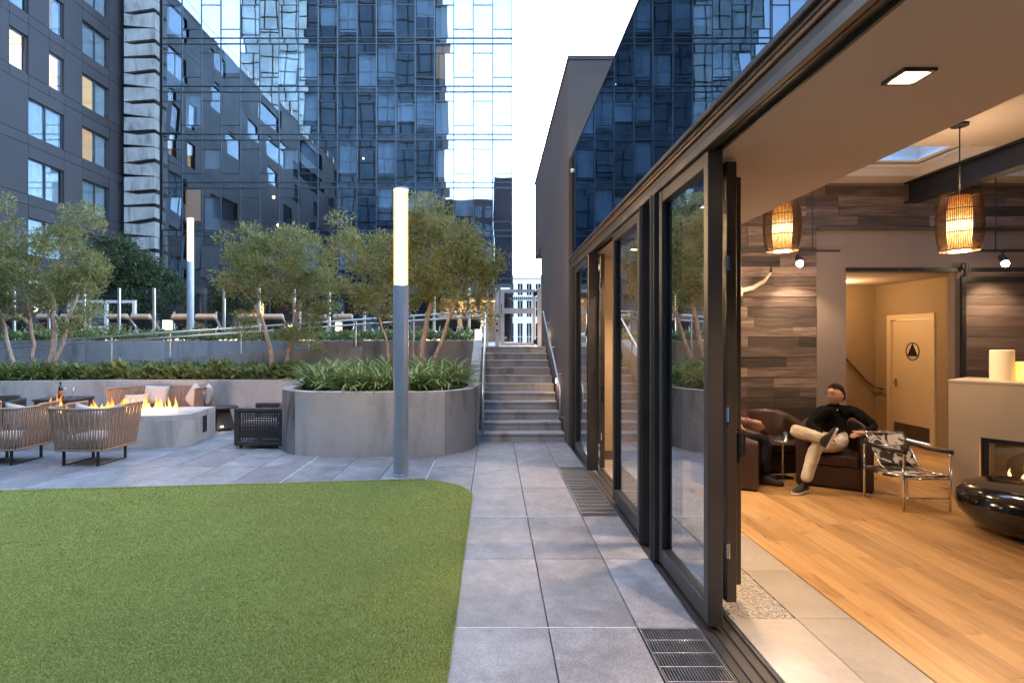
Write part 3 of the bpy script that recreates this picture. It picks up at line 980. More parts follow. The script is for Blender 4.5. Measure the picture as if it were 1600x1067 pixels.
# ================================================================== TREES
def tube_chain(mb, p0, p1, r0, r1, n=6, bend=0.12, rnd=random, seg=5):
    p0, p1 = Vector(p0), Vector(p1)
    L = (p1 - p0).length
    side = Vector((rnd.uniform(-1, 1), rnd.uniform(-1, 1), rnd.uniform(-.3, .3))) * bend * L
    pts, rad = [], []
    for i in range(seg + 1):
        f = i / seg
        pts.append(p0.lerp(p1, f) + side * math.sin(PI * f) + Vector((rnd.uniform(-1, 1), rnd.uniform(-1, 1), 0)) * L * .012 * (0 < i < seg))
        rad.append(r0 + (r1 - r0) * f)
    mb.tube(pts, rad, n)
    return pts
def leaf_mesh(name, pts_dirs, size, mat, rs, parent):
    """many small folded leaves; pts_dirs = array of (pos, outward dir)"""
    P = np.array([p for p, d in pts_dirs], np.float32); D = np.array([d for p, d in pts_dirs], np.float32)
    n = len(P)
    d = D + rs.randn(n, 3) * 0.75 + np.array([0, 0, .25])
    d /= np.linalg.norm(d, axis=1)[:, None]
    a = rs.randn(n, 3)
    s = np.cross(d, a); s /= np.linalg.norm(s, axis=1)[:, None]
    nn = np.cross(s, d)
    L = (size * (0.65 + 0.7 * rs.rand(n)))[:, None]; W = L * 0.22
    V = np.stack([P, P + d * L * .5 + s * W + nn * L * .05, P + d * L, P + d * L * .5 - s * W + nn * L * .05], 1).astype(np.float32)
    me = bpy.data.meshes.new(name)
    me.vertices.add(n * 4); me.vertices.foreach_set('co', V.ravel())
    me.loops.add(n * 4); me.loops.foreach_set('vertex_index', np.arange(n * 4, dtype=np.int32))
    me.polygons.add(n); me.polygons.foreach_set('loop_start', np.arange(0, n * 4, 4, dtype=np.int32))
    me.materials.append(mat); me.update(calc_edges=True)
    return link_mesh(name, me, parent)
def tree(base, stems, crown, seed, label, nclump=150, per=70, leaf=0.068, mat='leaf', csize=0.24):
    """stems: list of (top xyz, radius); crown: list of ellipsoids (cx,cy,cz, rx,ry,rz)"""
    rnd = random.Random(seed); rs = np.random.RandomState(seed)
    base = Vector(base)
    t = thing('tree', label, 'tree', tuple(base))
    trunk = MB(); br = MB()
    tips = []
    nodes = []
    for foot, top, r in stems:
        pts = tube_chain(trunk, Vector(foot) - Vector((0, 0, .08)), top, r, r * .62, 8, .06, rnd, 8)
        nodes += [(p, r * .62) for p in pts[5:]]
    leaves = []
    # clump centres in the crown ellipsoids
    vol = [e[3] * e[4] * e[5] for e in crown]
    cl = []
    for k in range(nclump):
        e = rnd.choices(crown, vol)[0]
        while True:
            q = Vector((rnd.uniform(-1, 1), rnd.uniform(-1, 1), rnd.uniform(-1, 1)))
            if 0.35 < q.length < 1: break
        q = q.normalized() * (q.length ** .6)
        c = Vector((e[0] + q.x * e[3], e[1] + q.y * e[4], e[2] + q.z * e[5]))
        cl.append((c, q))
    cl.sort(key=lambda u: min((u[0] - n[0]).length for n in nodes))
    for c, q in cl:
        # attach to the nearest node that lies lower
        best = min(nodes, key=lambda n: (n[0] - c).length + max(0, n[0].z - c.z) * 1.5)
        L = (best[0] - c).length
        r0 = max(.004, min(best[1] * .62, .006 + L * .012))
        pts = tube_chain(br, best[0], c, r0, .0035, 5, .10, rnd, 4)
        nodes.append((pts[2], r0 * .8)); nodes.append((pts[3], r0 * .65))
        s = csize * rnd.uniform(.7, 1.3)
        m = int(per * 1.25 * rnd.uniform(.6, 1.3))
        for i in range(m):
            u = Vector((rnd.gauss(0, 1), rnd.gauss(0, 1), rnd.gauss(0, 1)))
            u = u.normalized() * (rnd.random() ** .45)
            p = c + Vector((u.x * s, u.y * s, u.z * s * .72))
            leaves.append((tuple(p), tuple(u + Vector((0, 0, .35)) + q * .3)))
        # twig tufts
        for i in range(5):
            u = Vector((rnd.gauss(0, 1), rnd.gauss(0, 1), abs(rnd.gauss(0, 1)))).normalized() * s * 1.15
            br.tube([c, c + u], [.003, .0012], 3, cap=False)
    trunk.build('trunk', M['bark'], t, smooth=True)
    br.build('branches', M['bark'], t, smooth=True)
    leaves = [(Vector(p) - base, d) for p, d in leaves]
    leaf_mesh('crown', leaves, leaf, M[mat], rs, t)
    return t
# right-hand planter trees (behind the lamp column)
tree((-1.45, 11.3, .9), [((-1.50, 11.3, .9), (-1.10, 11.4, 3.1), .065), ((-1.42, 11.35, .9), (-0.72, 11.2, 2.75), .05)],
     [(-1.15, 11.4, 3.55, 0.85, .8, .95), (-0.75, 11.3, 3.05, .80, .7, .70), (-1.45, 11.5, 4.35, .45, .45, .55), (-0.35, 11.3, 3.4, .50, .5, .42), (-0.30, 11.2, 2.35, .35, .4, .28)], 21,
     'slender tree with tan twin trunks rising from the planter beside the stairs', 175, 75)
tree((-2.15, 11.5, .9), [((-2.12, 11.5, .9), (-2.35, 11.5, 2.3), .032)],
     [(-2.75, 11.6, 3.35, .75, .6, .8), (-2.3, 11.6, 2.75, .70, .6, .5), (-2.95, 11.6, 4.1, .40, .4, .42), (-1.95, 11.7, 3.5, .5, .5, .6)], 22,
     'thin stemmed sparse tree growing behind the lamp column in the planter', 125, 70)
tree((-4.75, 12.5, .88), [((-4.95, 12.5, .88), (-5.35, 12.5, 2.6), .06), ((-4.78, 12.5, .88), (-4.35, 12.55, 2.7), .07)],
     [(-5.2, 12.5, 3.35, .95, .8, .75), (-4.4, 12.5, 3.5, .75, .7, .85), (-5.55, 12.5, 3.9, .55, .5, .5), (-3.95, 12.5, 2.85, .50, .5, .55), (-5.75, 12.45, 2.05, .5, .4, .35), (-4.1, 12.4, 1.95, .55, .4, .35)], 23,
     'bushy tree with two peeling pink-tan trunks behind the low wall near the wicker chair', 190, 72)
tree((-10.05, 12.45, .88), [((-10.0, 12.4, .88), (-9.85, 12.4, 2.9), .075), ((-9.95, 12.45, 1.0), (-9.30, 12.5, 3.1), .05), ((-10.45, 12.5, .88), (-10.5, 12.5, 2.7), .05)],
     [(-9.9, 12.5, 3.5, .95, .8, .85), (-9.45, 12.5, 2.65, .65, .6, .75), (-10.6, 12.5, 3.1, .7, .6, .8), (-9.25, 12.5, 4.35, .42, .4, .5), (-9.15, 12.4, 3.4, .45, .5, .5)], 24,
     'leafy tree with crooked pink-tan trunk growing above the fire pit wall', 190, 72)
tree((-10.75, 12.4, .88), [((-10.6, 12.4, .88), (-11.2, 12.4, 2.9), .05)],
     [(-11.4, 12.4, 3.6, .75, .7, .75), (-11.2, 12.4, 4.6, .5, .5, .5), (-11.3, 12.4, 2.8, .5, .5, .5)], 25,
     'tree with one pale leaning thin trunk at the bed end above the fire pit', 100, 70)
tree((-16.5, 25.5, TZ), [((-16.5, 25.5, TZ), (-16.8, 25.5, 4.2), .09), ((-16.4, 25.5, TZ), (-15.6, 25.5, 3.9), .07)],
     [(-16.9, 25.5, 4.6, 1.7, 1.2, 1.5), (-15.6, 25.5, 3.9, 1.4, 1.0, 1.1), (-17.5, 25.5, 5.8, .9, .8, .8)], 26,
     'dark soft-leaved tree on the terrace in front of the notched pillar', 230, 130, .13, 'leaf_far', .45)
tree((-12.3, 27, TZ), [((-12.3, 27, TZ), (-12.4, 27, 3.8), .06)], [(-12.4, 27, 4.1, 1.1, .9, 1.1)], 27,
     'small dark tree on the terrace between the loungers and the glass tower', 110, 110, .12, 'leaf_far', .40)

# ================================================================== STRAP-LEAVED PLANTS
def strap_plant(x, y, z, R0, nl, seed, label, group):
    rs = random.Random(seed)
    m = MB()
    for k in range(nl):
        a = rs.uniform(0, 2 * PI)
        L = R0 * rs.uniform(.85, 1.5)
        el = rs.uniform(.7, 1.5)
        w = .017 * rs.uniform(.8, 1.3)
        bx, by = x + rs.gauss(0, .07), y + rs.gauss(0, .07)
        dr = Vector((math.cos(a), math.sin(a), 0)); sd_ = Vector((-dr.y, dr.x, 0))
        p = Vector((bx, by, z)); ang = el
        prev = None
        seg = 6
        for i in range(seg + 1):
            f = i / seg
            ww = w * (1 - f) ** .5 * (0.75 + .5 * min(1, f * 3)) + .0006
            cur = (p - sd_ * ww, p + Vector((0, 0, -ww * .5)), p + sd_ * ww)
            if prev:
                m.add([*prev, *cur], [(0, 1, 4, 3), (1, 2, 5, 4)])
            prev = cur
            p = p + (dr * math.cos(ang) + Vector((0, 0, math.sin(ang)))) * L / seg
            ang -= rs.uniform(.18, .42) * (0.6 + f)
    o = m.build('strap_leaf_plant', M['strap'], None, smooth=True)
    return tag(o, label, 'plant', group)
G1 = 'strap-leaved plants in the curved planter'
L1 = 'clump of arching green strap leaves filling the curved planter'
kk = 0
rr = random.Random(77)
for (x, y, s) in ((-3.25, 10.2, .62), (-2.85, 9.65, .62), (-2.35, 9.3, .60), (-1.85, 9.25, .58), (-1.35, 9.3, .60), (-0.95, 9.65, .60), (-0.72, 10.25, .62),
                  (-2.95, 10.7, .66), (-2.35, 10.1, .68), (-1.75, 10.0, .66), (-1.2, 10.15, .68), (-3.35, 11.2, .55), (-0.75, 11.0, .62), (-2.0, 10.8, .72), (-1.3, 10.75, .7),
                  (-2.6, 11.4, .65), (-0.85, 11.7, .55), (-1.7, 11.6, .62)):
    zone = ('along the front rim' if y < 9.5 else 'at the stair-side rim' if x > -1.0 else 'at the wicker chair side' if x < -2.7 else 'around the trunks in the middle')
    strap_plant(x, y, .88, s, 130, 100 + kk, 'clump of arching green strap leaves in the curved planter, ' + zone, 'strap plants ' + zone); kk += 1
G2 = 'strap-leaved plants above the fire pit wall'
for (x, y, s) in ((-11.5, 12.0, .6), (-11.0, 12.25, .62), (-10.5, 12.1, .6), (-10.05, 12.25, .6), (-9.65, 12.35, .55), (-11.3, 12.6, .62), (-10.3, 12.65, .6), (-9.75, 12.75, .55)):
    strap_plant(x, y, .86, s, 110, 200 + kk, 'clump of green strap leaves at the trunk feet above the fire pit wall', G2); kk += 1

# low leafy ground cover in the bed and on the terrace edge
def ground_cover(name, x0, x1, y0, y1, z, h, n, size, seed, label, tilt=0.0):
    rs = np.random.RandomState(seed)
    pts = []
    for i in range(n):
        x = x0 + (x1 - x0) * rs.rand(); y = y0 + (y1 - y0) * rs.rand()
        hh = h * (0.5 + .5 * noise.noise((x * 2.1, y * 2.1, seed)) + .25 * rs.rand())
        pts.append(((x, y, z + hh * rs.rand() ** .35 + tilt * (x - x0)), (rs.randn() * .6, -.4 + rs.randn() * .5, .8)))
    o = leaf_mesh(name, pts, size, M['shrub'], rs, None)
    # broaden the leaves
    return tag(o, label, 'shrubs', kind='stuff')
ground_cover('ground_cover', -9.4, -4.35, 12.2, 13.0, .86, .42, 9500, .17, 3, 'low glossy green shrub cover along the low wall')
ground_cover('terrace_ground_cover', -15, -0.6, 14.85, 16.4, TZ + .08, .36, 11000, .12, 4, 'low green planting along the terrace edge above the ramp')
# red geraniums between the loungers
fl = 0
for x in (-15.3, -12.6, -9.9, -8.0):
    rs = np.random.RandomState(50 + fl)
    t = thing('flowering_plant', 'red flowering potted plant on the terrace ' + ('behind the crooked trunk tree', 'by the open pair of loungers', 'next to the lamp column', 'behind the bushy tree crown')[fl], 'plant', (x, 18.6, TZ), group='red flowers between loungers')
    MB().lathe([(.13, 0), (.17, .30), (.15, .30), (.14, .26)], 16, (x, 18.6, TZ)).build('pot', M['panel'], t)
    pts = [((rs.randn() * .16, rs.randn() * .12, .38 + rs.rand() * .28), (rs.randn(), rs.randn(), .8)) for i in range(260)]
    leaf_mesh('leaves', pts, .09, M['shrub'], rs, t)
    pts = [((rs.randn() * .15, rs.randn() * .12, .58 + rs.rand() * .12), (rs.randn(), rs.randn(), .8)) for i in range(70)]
    leaf_mesh('petals', pts, .06, M['flower'], rs, t)
    fl += 1
# ================================================================== GLASS FENCE ON THE TERRACE
FY = 17.5
t = thing('glass_fence', 'clear glass fence with slim steel posts in front of the loungers', 'fence', (-7, FY, TZ))
xs = [-15.06 + 1.10 * k for k in range(14)]
for i, x in enumerate(xs):
    MB().cbox(x - .038, x + .038, FY - .03, FY + .03, TZ, 3.44, .006).build('post', M['steel'], t)
    if i + 1 < len(xs):
        MB().box(x + .045, xs[i + 1] - .045, FY - .006, FY + .006, TZ + .08, 3.42).build('glass_panel', M['fence_glass'], t)
# a second, lower pool fence behind
t = thing('pool_fence', 'lower glass pool fence with thin posts behind the loungers', 'fence', (-9, 22.5, TZ))
xs = [-18 + 1.7 * k for k in range(11)]
for i, x in enumerate(xs):
    MB().box(x - .03, x + .03, 22.47, 22.53, TZ, 2.95).build('post', M['steel'], t)
    if i + 1 < len(xs):
        MB().box(x + .035, xs[i + 1] - .035, 22.495, 22.505, TZ + .08, 2.9).build('glass_panel', M['fence_glass'], t)
# white framed screen at the far left
t = thing('framed_screen', 'pale framed glass windscreen at the end of the lounger terrace', 'screen', (-14.6, 19.6, TZ))
for (a, b, c, d) in ((-16.0, -15.9, TZ, 3.3), (-14.6, -14.5, TZ, 3.3), (-13.55, -13.45, TZ, 3.3)):
    MB().box(a, b, 20.9, 21.0, c, d).build('post', M['gate'], t)
for a, b in ((-15.895, -14.605), (-14.495, -13.555)):
    MB().box(a, b, 20.91, 20.99, 3.2, 3.3).build('rail', M['gate'], t)
    MB().box(a, b, 20.91, 20.99, 2.25, 2.33).build('rail', M['gate'], t)
    MB().box(a, b, 20.945, 20.955, 2.335, 3.195).build('glass_panel', M['fence_glass'], t)

# ================================================================== SUN LOUNGERS (seen from behind their raised backs)
cush = plain('tan_cushion', (0.42, 0.27, 0.17), 0.9, var=0.12, nscale=8, bump=0.1, bscale=120, sheen=.3)
wick = plain('dark_wicker', (0.040, 0.028, 0.022), 0.7, var=0.35, nscale=40, bump=0.5, bscale=90)
def make_lounger():
    t = thing('sun_lounger', 'x', 'sun lounger', (0, 0, 0), group='sun loungers on the upper terrace')
    fr = MB()
    fr.cbox(-.33, .33, .0, 1.95, .22, .30, .01)
    fr.build('frame', wick, t, local=True)
    for sx in (-1, 1):
        for y in (.08, 1.85):
            MB().box(sx * .30 - .03, sx * .30 + .03, y - .03, y + .03, 0, .219).build('leg', wick, t, local=True)
    # raised back leaning towards the viewer
    Mx = Matrix.Translation((0, .75, .31)) @ Matrix.Rotation(R(52), 4, 'X')
    b = MB(); b.cbox(-.32, .32, -.03, .03, 0, .86, .01, Matrix.Translation((0, .75, .31)) @ Matrix.Rotation(R(48), 4, 'X'))
    b.build('backrest', wick, t, local=True)
    c = MB(); c.cbox(-.315, .315, -.13, -.035, .0, .93, .035, Matrix.Translation((0, .75, .33)) @ Matrix.Rotation(R(48), 4, 'X') @ Matrix.Scale(-1, 4, (0, 1, 0)))
    c.build('back_cushion', cush, t, local=True, smooth=False)
    c = MB(); c.cbox(-.335, .335, -.06, .13, .78, .945, .04, Matrix.Translation((0, .75, .33)) @ Matrix.Rotation(R(48), 4, 'X'))
    c.build('head_roll', cush, t, local=True)
    c = MB(); c.cbox(-.315, .315, .78, 1.93, .305, .40, .03)
    c.build('seat_cushion', cush, t, local=True)
    s = MB(); s.tube([(.30, .10, .30), (.30, .38, .62)], .018, 6); s.tube([(-.30, .10, .30), (-.30, .38, .62)], .018, 6)
    s.build('back_strut', M['steel'], t, local=True)
    return t
lg = make_lounger()
lx = [-16.3, -15.15, -14.35, -12.72, -11.95, -10.58, -9.75, -8.3, -7.45, -6.0, -5.1, -3.6, -1.55, -0.75]
beside = ['outermost lounger beside the framed glass windscreen', 'lounger of the pair behind the crooked trunk tree, outer one', 'lounger of the pair behind the crooked trunk tree, inner one',
          'lounger beside red flowers in the open gap before the terrace tree, outer one', 'lounger beside red flowers in the open gap before the terrace tree, inner one',
          'lounger just to the tree side of the terrace lamp column', 'lounger half hidden by the terrace lamp column', 'lounger behind the peeling trunks of the bushy tree, first of pair',
          'lounger behind the peeling trunks of the bushy tree, second of pair', 'lounger before the teal curtains beside a small light', 'lounger before the teal curtains, second of its pair',
          'lounger hidden partly by the near lamp column', 'lounger behind the twin tan trunks near the gate', 'lounger next to the stair gate before the lit lobby']
for i, x in enumerate(lx):
    o = lg if i == 0 else copy_tree(lg)
    o.location = (x, 18.75, TZ)
    o.rotation_euler = (0, 0, R(random.uniform(-3, 3)))
    o['label'] = 'tan cushioned ' + beside[i]

# ================================================================== LOW BOXES WITH PAINTED UPLIGHT, LANTERNS
painted_uplight = emitter('painted_box_uplight', (1.0, 0.80, 0.50), 1.0)  # emission stands in for uplighting on the white boxes
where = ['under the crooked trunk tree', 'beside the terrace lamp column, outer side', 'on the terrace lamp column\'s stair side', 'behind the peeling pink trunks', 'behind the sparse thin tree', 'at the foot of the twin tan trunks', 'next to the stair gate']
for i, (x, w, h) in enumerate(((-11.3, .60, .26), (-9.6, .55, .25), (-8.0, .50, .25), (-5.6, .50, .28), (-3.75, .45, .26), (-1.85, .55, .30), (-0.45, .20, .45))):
    t = thing('light_box', 'white box with uplighting painted as glow in the terrace planting ' + where[i], 'light box', (x, 16.75, TZ))
    MB().cbox(x - w / 2, x + w / 2, 16.65, 16.85, TZ + .02, TZ + .02 + h, .01).build('diffuser', painted_uplight, t)  # plain box body, its glow is painted uplight
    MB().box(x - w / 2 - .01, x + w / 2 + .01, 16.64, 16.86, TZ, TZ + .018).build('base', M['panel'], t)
for i, (x, s) in enumerate(((-10.65, 1), (-5.05, .8), (-6.6, .6))):
    t = thing('table_lantern', ['bright white lantern on a stand between the loungers and terrace lamp column', 'narrow glowing lantern between loungers before the teal curtains', 'small glowing lantern beside a lounger behind the sparse tree'][i], 'lantern', (x, 18.2, TZ))
    MB().box(x - .10 * s, x + .10 * s, 18.1, 18.3, TZ + .45, TZ + .45 + .34 * s).build('glowing_body', emitter('lantern_glow', (1.0, .80, .48), 1.6), t)
    MB().lathe([(.12, 0), (.12, .02), (.02, .03), (.02, .44)], 12, (x, 18.2, TZ)).build('stand', M['steel'], t)

# ================================================================== RAMP HANDRAIL
t = thing('ramp_handrail', 'double steel handrail sloping up along the ramp to the stairs', 'handrail', (-6, 13.13, 1.2))
def rz(x): return 1.74 + (x + 11.5) * .0675
for dz, nm in ((0, 'top_rail'), (-.115, 'lower_rail')):
    MB().tube([(-15, 13.13, rz(-15) + dz), (-0.22, 13.13, rz(-0.22) + dz)], .021, 8).build(nm, M['steel'], t, smooth=True)
for x in (-13.5, -12.0, -10.4, -9.0, -7.62, -5.95, -4.35, -3.24, -1.88):
    z0 = rampz(x) if x < -3.1 else 1.40
    MB().tube([(x, 13.13, z0), (x, 13.13, rz(x) - .021)], .017, 8).build('post', M['steel'], t)

# ================================================================== STAIR HANDRAILS
def stair_rail(x, label, wall):
    t = thing('stair_handrail', label, 'handrail', (x, 10.1, 0))
    y0, y1 = 10.35, 13.40
    z = lambda y: RIS + .88 + (y - 10.1) * RIS / TRD
    if wall:
        pts = [(x, 10.05, .45), (x, 9.98, .62), (x, 9.96, .88), (x, 10.02, .98), (x, 10.2, z(10.2) - .02), (x, y0, z(y0)), (x, y1, z(y1)), (x, y1 + .18, z(y1) + .0)]
    else:
        pts = [(x, 10.06, RIS), (x, 10.0, .55), (x, 10.0, .85), (x, 10.08, .96), (x, y0, z(y0)), (x, y1, z(y1)), (x, y1 + .10, z(y1))]
    MB().tube(pts, .021, 8).build('rail', M['steel'], t, smooth=True)
    if wall:
        for y in (10.6, 11.7, 12.9):
            MB().tube([(x, y, z(y) - .02), (x + .04, y, z(y) - .07), (x + .096, y, z(y) - .07)], .010, 6).build('bracket', M['steel'], t)
        MB().tube([(x, 10.05, .45), (x + .096, 10.06, .42)], .018, 8).build('bracket', M['steel'], t)
    else:
        for y in (10.55, 12.0, 13.40):
            k = int((y - 10.03) / TRD)
            MB().tube([(x, y, (k + 1) * RIS), (x, y, z(y) - .02)], .019, 8).build('post', M['steel'], t)
stair_rail(1.20, 'bent steel handrail fixed to the dark stucco wall of the stairs', True)
stair_rail(-0.19, 'steel handrail on posts along the planter side of the stairs', False)
# recessed step lights in the dark wall
sl = emitter('step_light_glow', (1.0, .70, .36), 14)
for i, (y, z) in enumerate(((11.3, 1.0), (13.0, 1.95))):
    t = thing('step_light', ['small glowing step light on the dark wall halfway up the stairs', 'small glowing step light on the dark wall at the top of the stairs'][i], 'wall light', (1.30, y, z))
    MB().box(1.282, 1.299, y - .05, y + .05, z - .05, z + .05).build('housing', M['steel'], t)
    MB().box(1.274, 1.281, y - .04, y + .04, z - .04, z + .04).build('lens', sl, t)
    lamp('step_lamp', 'POINT', (1.22, y, z - .03), 2.0, WARM, .03)

# ================================================================== GATE AT THE TOP OF THE STAIRS
GY = 13.62
t = thing('glass_gate', 'pale metal framed glass gate at the top of the stairs', 'gate', (.6, GY, TZ))
f = MB()
f.box(.17, .27, GY, GY + .05, TZ + .02, 3.06); f.box(.96, 1.03, GY, GY + .05, TZ + .02, 3.06)
f.box(.271, .959, GY, GY + .05, 2.99, 3.06); f.box(.271, .959, GY, GY + .05, TZ + .02, TZ + .09)
f.build('gate_frame', M['gate'], t)
MB().box(.271, .959, GY, GY + .05, 2.47, 2.60).build('mid_rail', M['gate'], t)
for a, b in ((TZ + .091, 2.469), (2.601, 2.989)):
    MB().box(.272, .958, GY + .02, GY + .03, a, b).build('pane', M['fence_glass'], t)
for z in (2.95, 1.78):
    MB().box(.985, 1.06, GY - .02, GY - .001, z - .05, z + .05).build('hinge', M['black'], t)
MB().tube([(.20, GY - .04, 2.45), (.20, GY - .04, 2.70)], .012, 8).build('handle', M['chrome'], t)
sg = MB().box(.37, .48, GY + .008, GY + .019, 2.80, 2.92).build('sign_plate', M['panel'], t)
m = MB(); m.box(.385, .465, GY + .004, GY + .0075, 2.835, 2.845); m.box(.385, .45, GY + .004, GY + .0075, 2.815, 2.822)
m.build('sign_lines', M['white'], sg)
for x, lab in ((.10, 'pale square gate post with black round locks left of the glass gate'), (1.13, 'pale square gate post between glass gate and dark wall')):
    p = thing('gate_post', lab, 'post', (x, GY + .02, TZ))
    MB().cbox(x - .05, x + .05, GY - .02, GY + .06, TZ, 3.10, .006).build('shaft', M['gate'], p)
    if x < .5:
        for z in (2.05, 2.22):
            MB().tube([(x - .01, GY - .055, z), (x - .01, GY - .0205, z)], .028, 12).build('lock', M['black'], p)
t = thing('gate_side_screen', 'narrow glass side panel in pale frame next to the gate', 'screen', (-.1, GY + .03, TZ))
MB().box(-.16, -.12, GY, GY + .04, TZ, 3.06).build('post', M['gate'], t)
MB().box(-.119, .045, GY + .015, GY + .025, TZ + .1, 3.0).build('pane', M['fence_glass'], t)

# security camera on the corner of the upper block
t = thing('security_camera', 'small pale security camera on the edge of the dark upper storey', 'camera', (1.40, 9.5, 4.62))
MB().tube([(1.36, 9.615, 4.72), (1.36, 9.50, 4.72)], .02, 8).build('bracket', M['panel'], t)
MB().tube([(1.34, 9.50, 4.72), (1.46, 9.36, 4.66)], .035, 12).build('housing', M['white'], t, auto=40)
# ================================================================== FIRE PIT
t = thing('fire_pit', 'long low cast concrete fire pit with chamfered corner and vent slot', 'fire pit', (-6.75, 10.0, 0))
FA = R(6)
MF = Matrix.Translation((-6.78, 10.0, 0)) @ Matrix.Rotation(FA, 4, 'Z')
outl = [(-1.45, -.42), (-1.1, -.62), (1.25, -.62), (1.48, -.46), (1.48, .62), (-1.45, .62)]
hz = .545
ins = [(-1.15, -.22), (1.1, -.22), (1.1, .22), (-1.15, .22)]
m = MB()
m.prism(outl, -.01, hz - .10, MF)
m.build('body', M['concrete'], t, bevel=.008)
# rim as frame around the trough
m = MB()
for (a, b, c, d) in ((-1.45, 1.48, -.62, -.22), (-1.45, 1.48, .22, .62), (-1.45, -1.15, -.219, .219), (1.1, 1.48, -.219, .219)):
    if c == -.62:
        m.prism([(-1.45, -.42), (-1.1, -.62), (1.25, -.62), (1.48, -.46), (1.48, -.22), (-1.45, -.22)], hz - .0995, hz, MF)
    else:
        m.box(a, b, c, d, hz - .0995, hz, MF)
m.build('rim', M['concrete'], t)
m = MB(); m.box(1.481, 1.486, .02, .20, .14, .44, MF); m.build('vent_slot', M['black'], t)
rk = MB(); rr = random.Random(5)
for k in range(160):
    c = MF @ Vector((rr.uniform(-1.1, 1.05), rr.uniform(-.19, .19), hz - .085))
    s = rr.uniform(.02, .045)
    rk.lathe([(.002, -s * .6), (s * .8, -s * .3), (s, .1 * s), (s * .6, s * .6), (.002, s * .7)], 6, c, rr.uniform(.7, 1.2), rr.uniform(.7, 1.2))
rk.build('lava_rocks', plain('lava_rock', (.05, .03, .025), .9, var=.5, nscale=30), t, kind='stuff')
def flame_mat():
    t = NT('flame')
    tc = t.node("ShaderNodeTexCoord")
    sp = t.node("ShaderNodeSeparateXYZ"); t.link(tc.outputs['Generated'], sp.inputs[0])
    col = t.ramp(sp.outputs[2], [(0.0, (1.0, .62, .22)), (.35, (1.0, .45, .09)), (1.0, (1.0, .22, .02))])
    e = t.node("ShaderNodeEmission"); t.link(col, e.inputs[0])
    st = t.ramp(sp.outputs[2], [(0.0, 1.0), (.25, .8), (.5, .35), (1.0, .12)])
    t.link(t.math('MULTIPLY', st, 3.2 * LS), e.inputs[1])
    tr = t.node("ShaderNodeBsdfTransparent")
    lw = t.node("ShaderNodeLayerWeight"); lw.inputs['Blend'].default_value = .35
    n = t.noise(tc.outputs['Object'], 9, 3, .6)
    al = t.math('MULTIPLY', t.math('SUBTRACT', 1.0, lw.outputs['Facing']), t.ramp(n, [(.3, .35), (.6, 1.0)]))
    al = t.math('MULTIPLY', al, t.ramp(sp.outputs[2], [(0.0, .85), (.6, .8), (1.0, .25)]))
    mx = t.node("ShaderNodeMixShader"); t.link(al, mx.inputs[0]); t.link(tr.outputs[0], mx.inputs[1]); t.link(e.outputs[0], mx.inputs[2])
    return t.done(mx)
FLAME = flame_mat()
def fire(cx, cy, z, L, hmax, n, seed, label, rot=FA, name='fire', mw=1.0):
    rs = random.Random(seed)
    m = MB()
    for k in range(n):
        u = rs.uniform(-1, 1)
        x = cx + u * L / 2 * math.cos(rot); y = cy + u * L / 2 * math.sin(rot) + rs.uniform(-.10, .10) * mw
        h = hmax * (.25 + .9 * rs.random() ** 1.6) * (1 - .35 * abs(u))
        r = .014 + h * rs.uniform(.06, .11)
        pts, rad = [], []
        ph = rs.uniform(0, 6); am = rs.uniform(.05, .16) * h
        for i in range(8):
            f = i / 7
            pts.append((x + am * math.sin(ph + f * 4.5) * f, y + am * math.cos(ph * 1.3 + f * 4) * f, z + h * f))
            rad.append(max(.0008, r * (1 - f) ** .85 * min(1, .55 + 2.2 * f)))
        m.tube(pts, rad, 8)
    return tag(m.build(name, FLAME, None, smooth=True), label, 'fire')
for i, (u, L, h) in enumerate(((-.95, .40, .38), (-.20, .65, .36), (.55, .95, .42))):
    c = MF @ Vector((u, 0, 0))
    fire(c.x, c.y, hz - .06, L, h, (22, 38, 60)[i], 30 + i, ['low orange flames at the outer end of the fire pit trough', 'orange flames at the middle of the fire pit trough', 'brightest flames at the vent end of the fire pit trough'][i])
    lamp('fire_light', 'POINT', (c.x, c.y, hz + .22), (7, 12, 18)[i], (1.0, .52, .20), .12)

# ================================================================== WOVEN ROPE ARMCHAIRS AND SOFA
rope = plain('tan_rope', (0.33, 0.195, 0.12), .85, var=.15, nscale=30, bump=.3, bscale=140)
dark_metal = plain('dark_sled_leg', (.035, .03, .028), .45, .5)
canvas = plain('beige_canvas', (0.47, 0.38, 0.32), .92, var=.08, nscale=5, bump=.15, bscale=180, sheen=.3)
def pillow_bm(w, h, t_, seed=1):
    n = 12
    bm = bmesh.new()
    rs = random.Random(seed)
    ph = rs.uniform(0, 9)
    for side in (1, -1):
        g = {}
        for i in range(n + 1):
            for j in range(n + 1):
                u, v = i / n * 2 - 1, j / n * 2 - 1
                pin = 1 - .08 * (1 - u * u) * abs(v) ** 3
                pin2 = 1 - .08 * (1 - v * v) * abs(u) ** 3
                z = ((1 - u ** 4) * (1 - v ** 4)) ** .5 * t_ / 2
                z *= 1 + .12 * math.sin(3 * u + ph) * math.cos(2.5 * v + ph)
                g[i, j] = bm.verts.new((u * w / 2 * pin2, side * z, v * h / 2 * pin))
        for i in range(n):
            for j in range(n):
                q = [g[i, j], g[i + 1, j], g[i + 1, j + 1], g[i, j + 1]]
                bm.faces.new(q if side < 0 else q[::-1])
    bmesh.ops.remove_doubles(bm, verts=bm.verts, dist=.0015)
    return bm
def pillow(loc, w, h, t_, rot, label, seed=1, mat=None):
    m = MB(); m.from_bm(pillow_bm(w, h, t_, seed))
    o = m.build('cushion', mat or canvas, None, local=True, smooth=True)
    o.location = loc; o.rotation_euler = rot
    return tag(o, label, 'cushion')
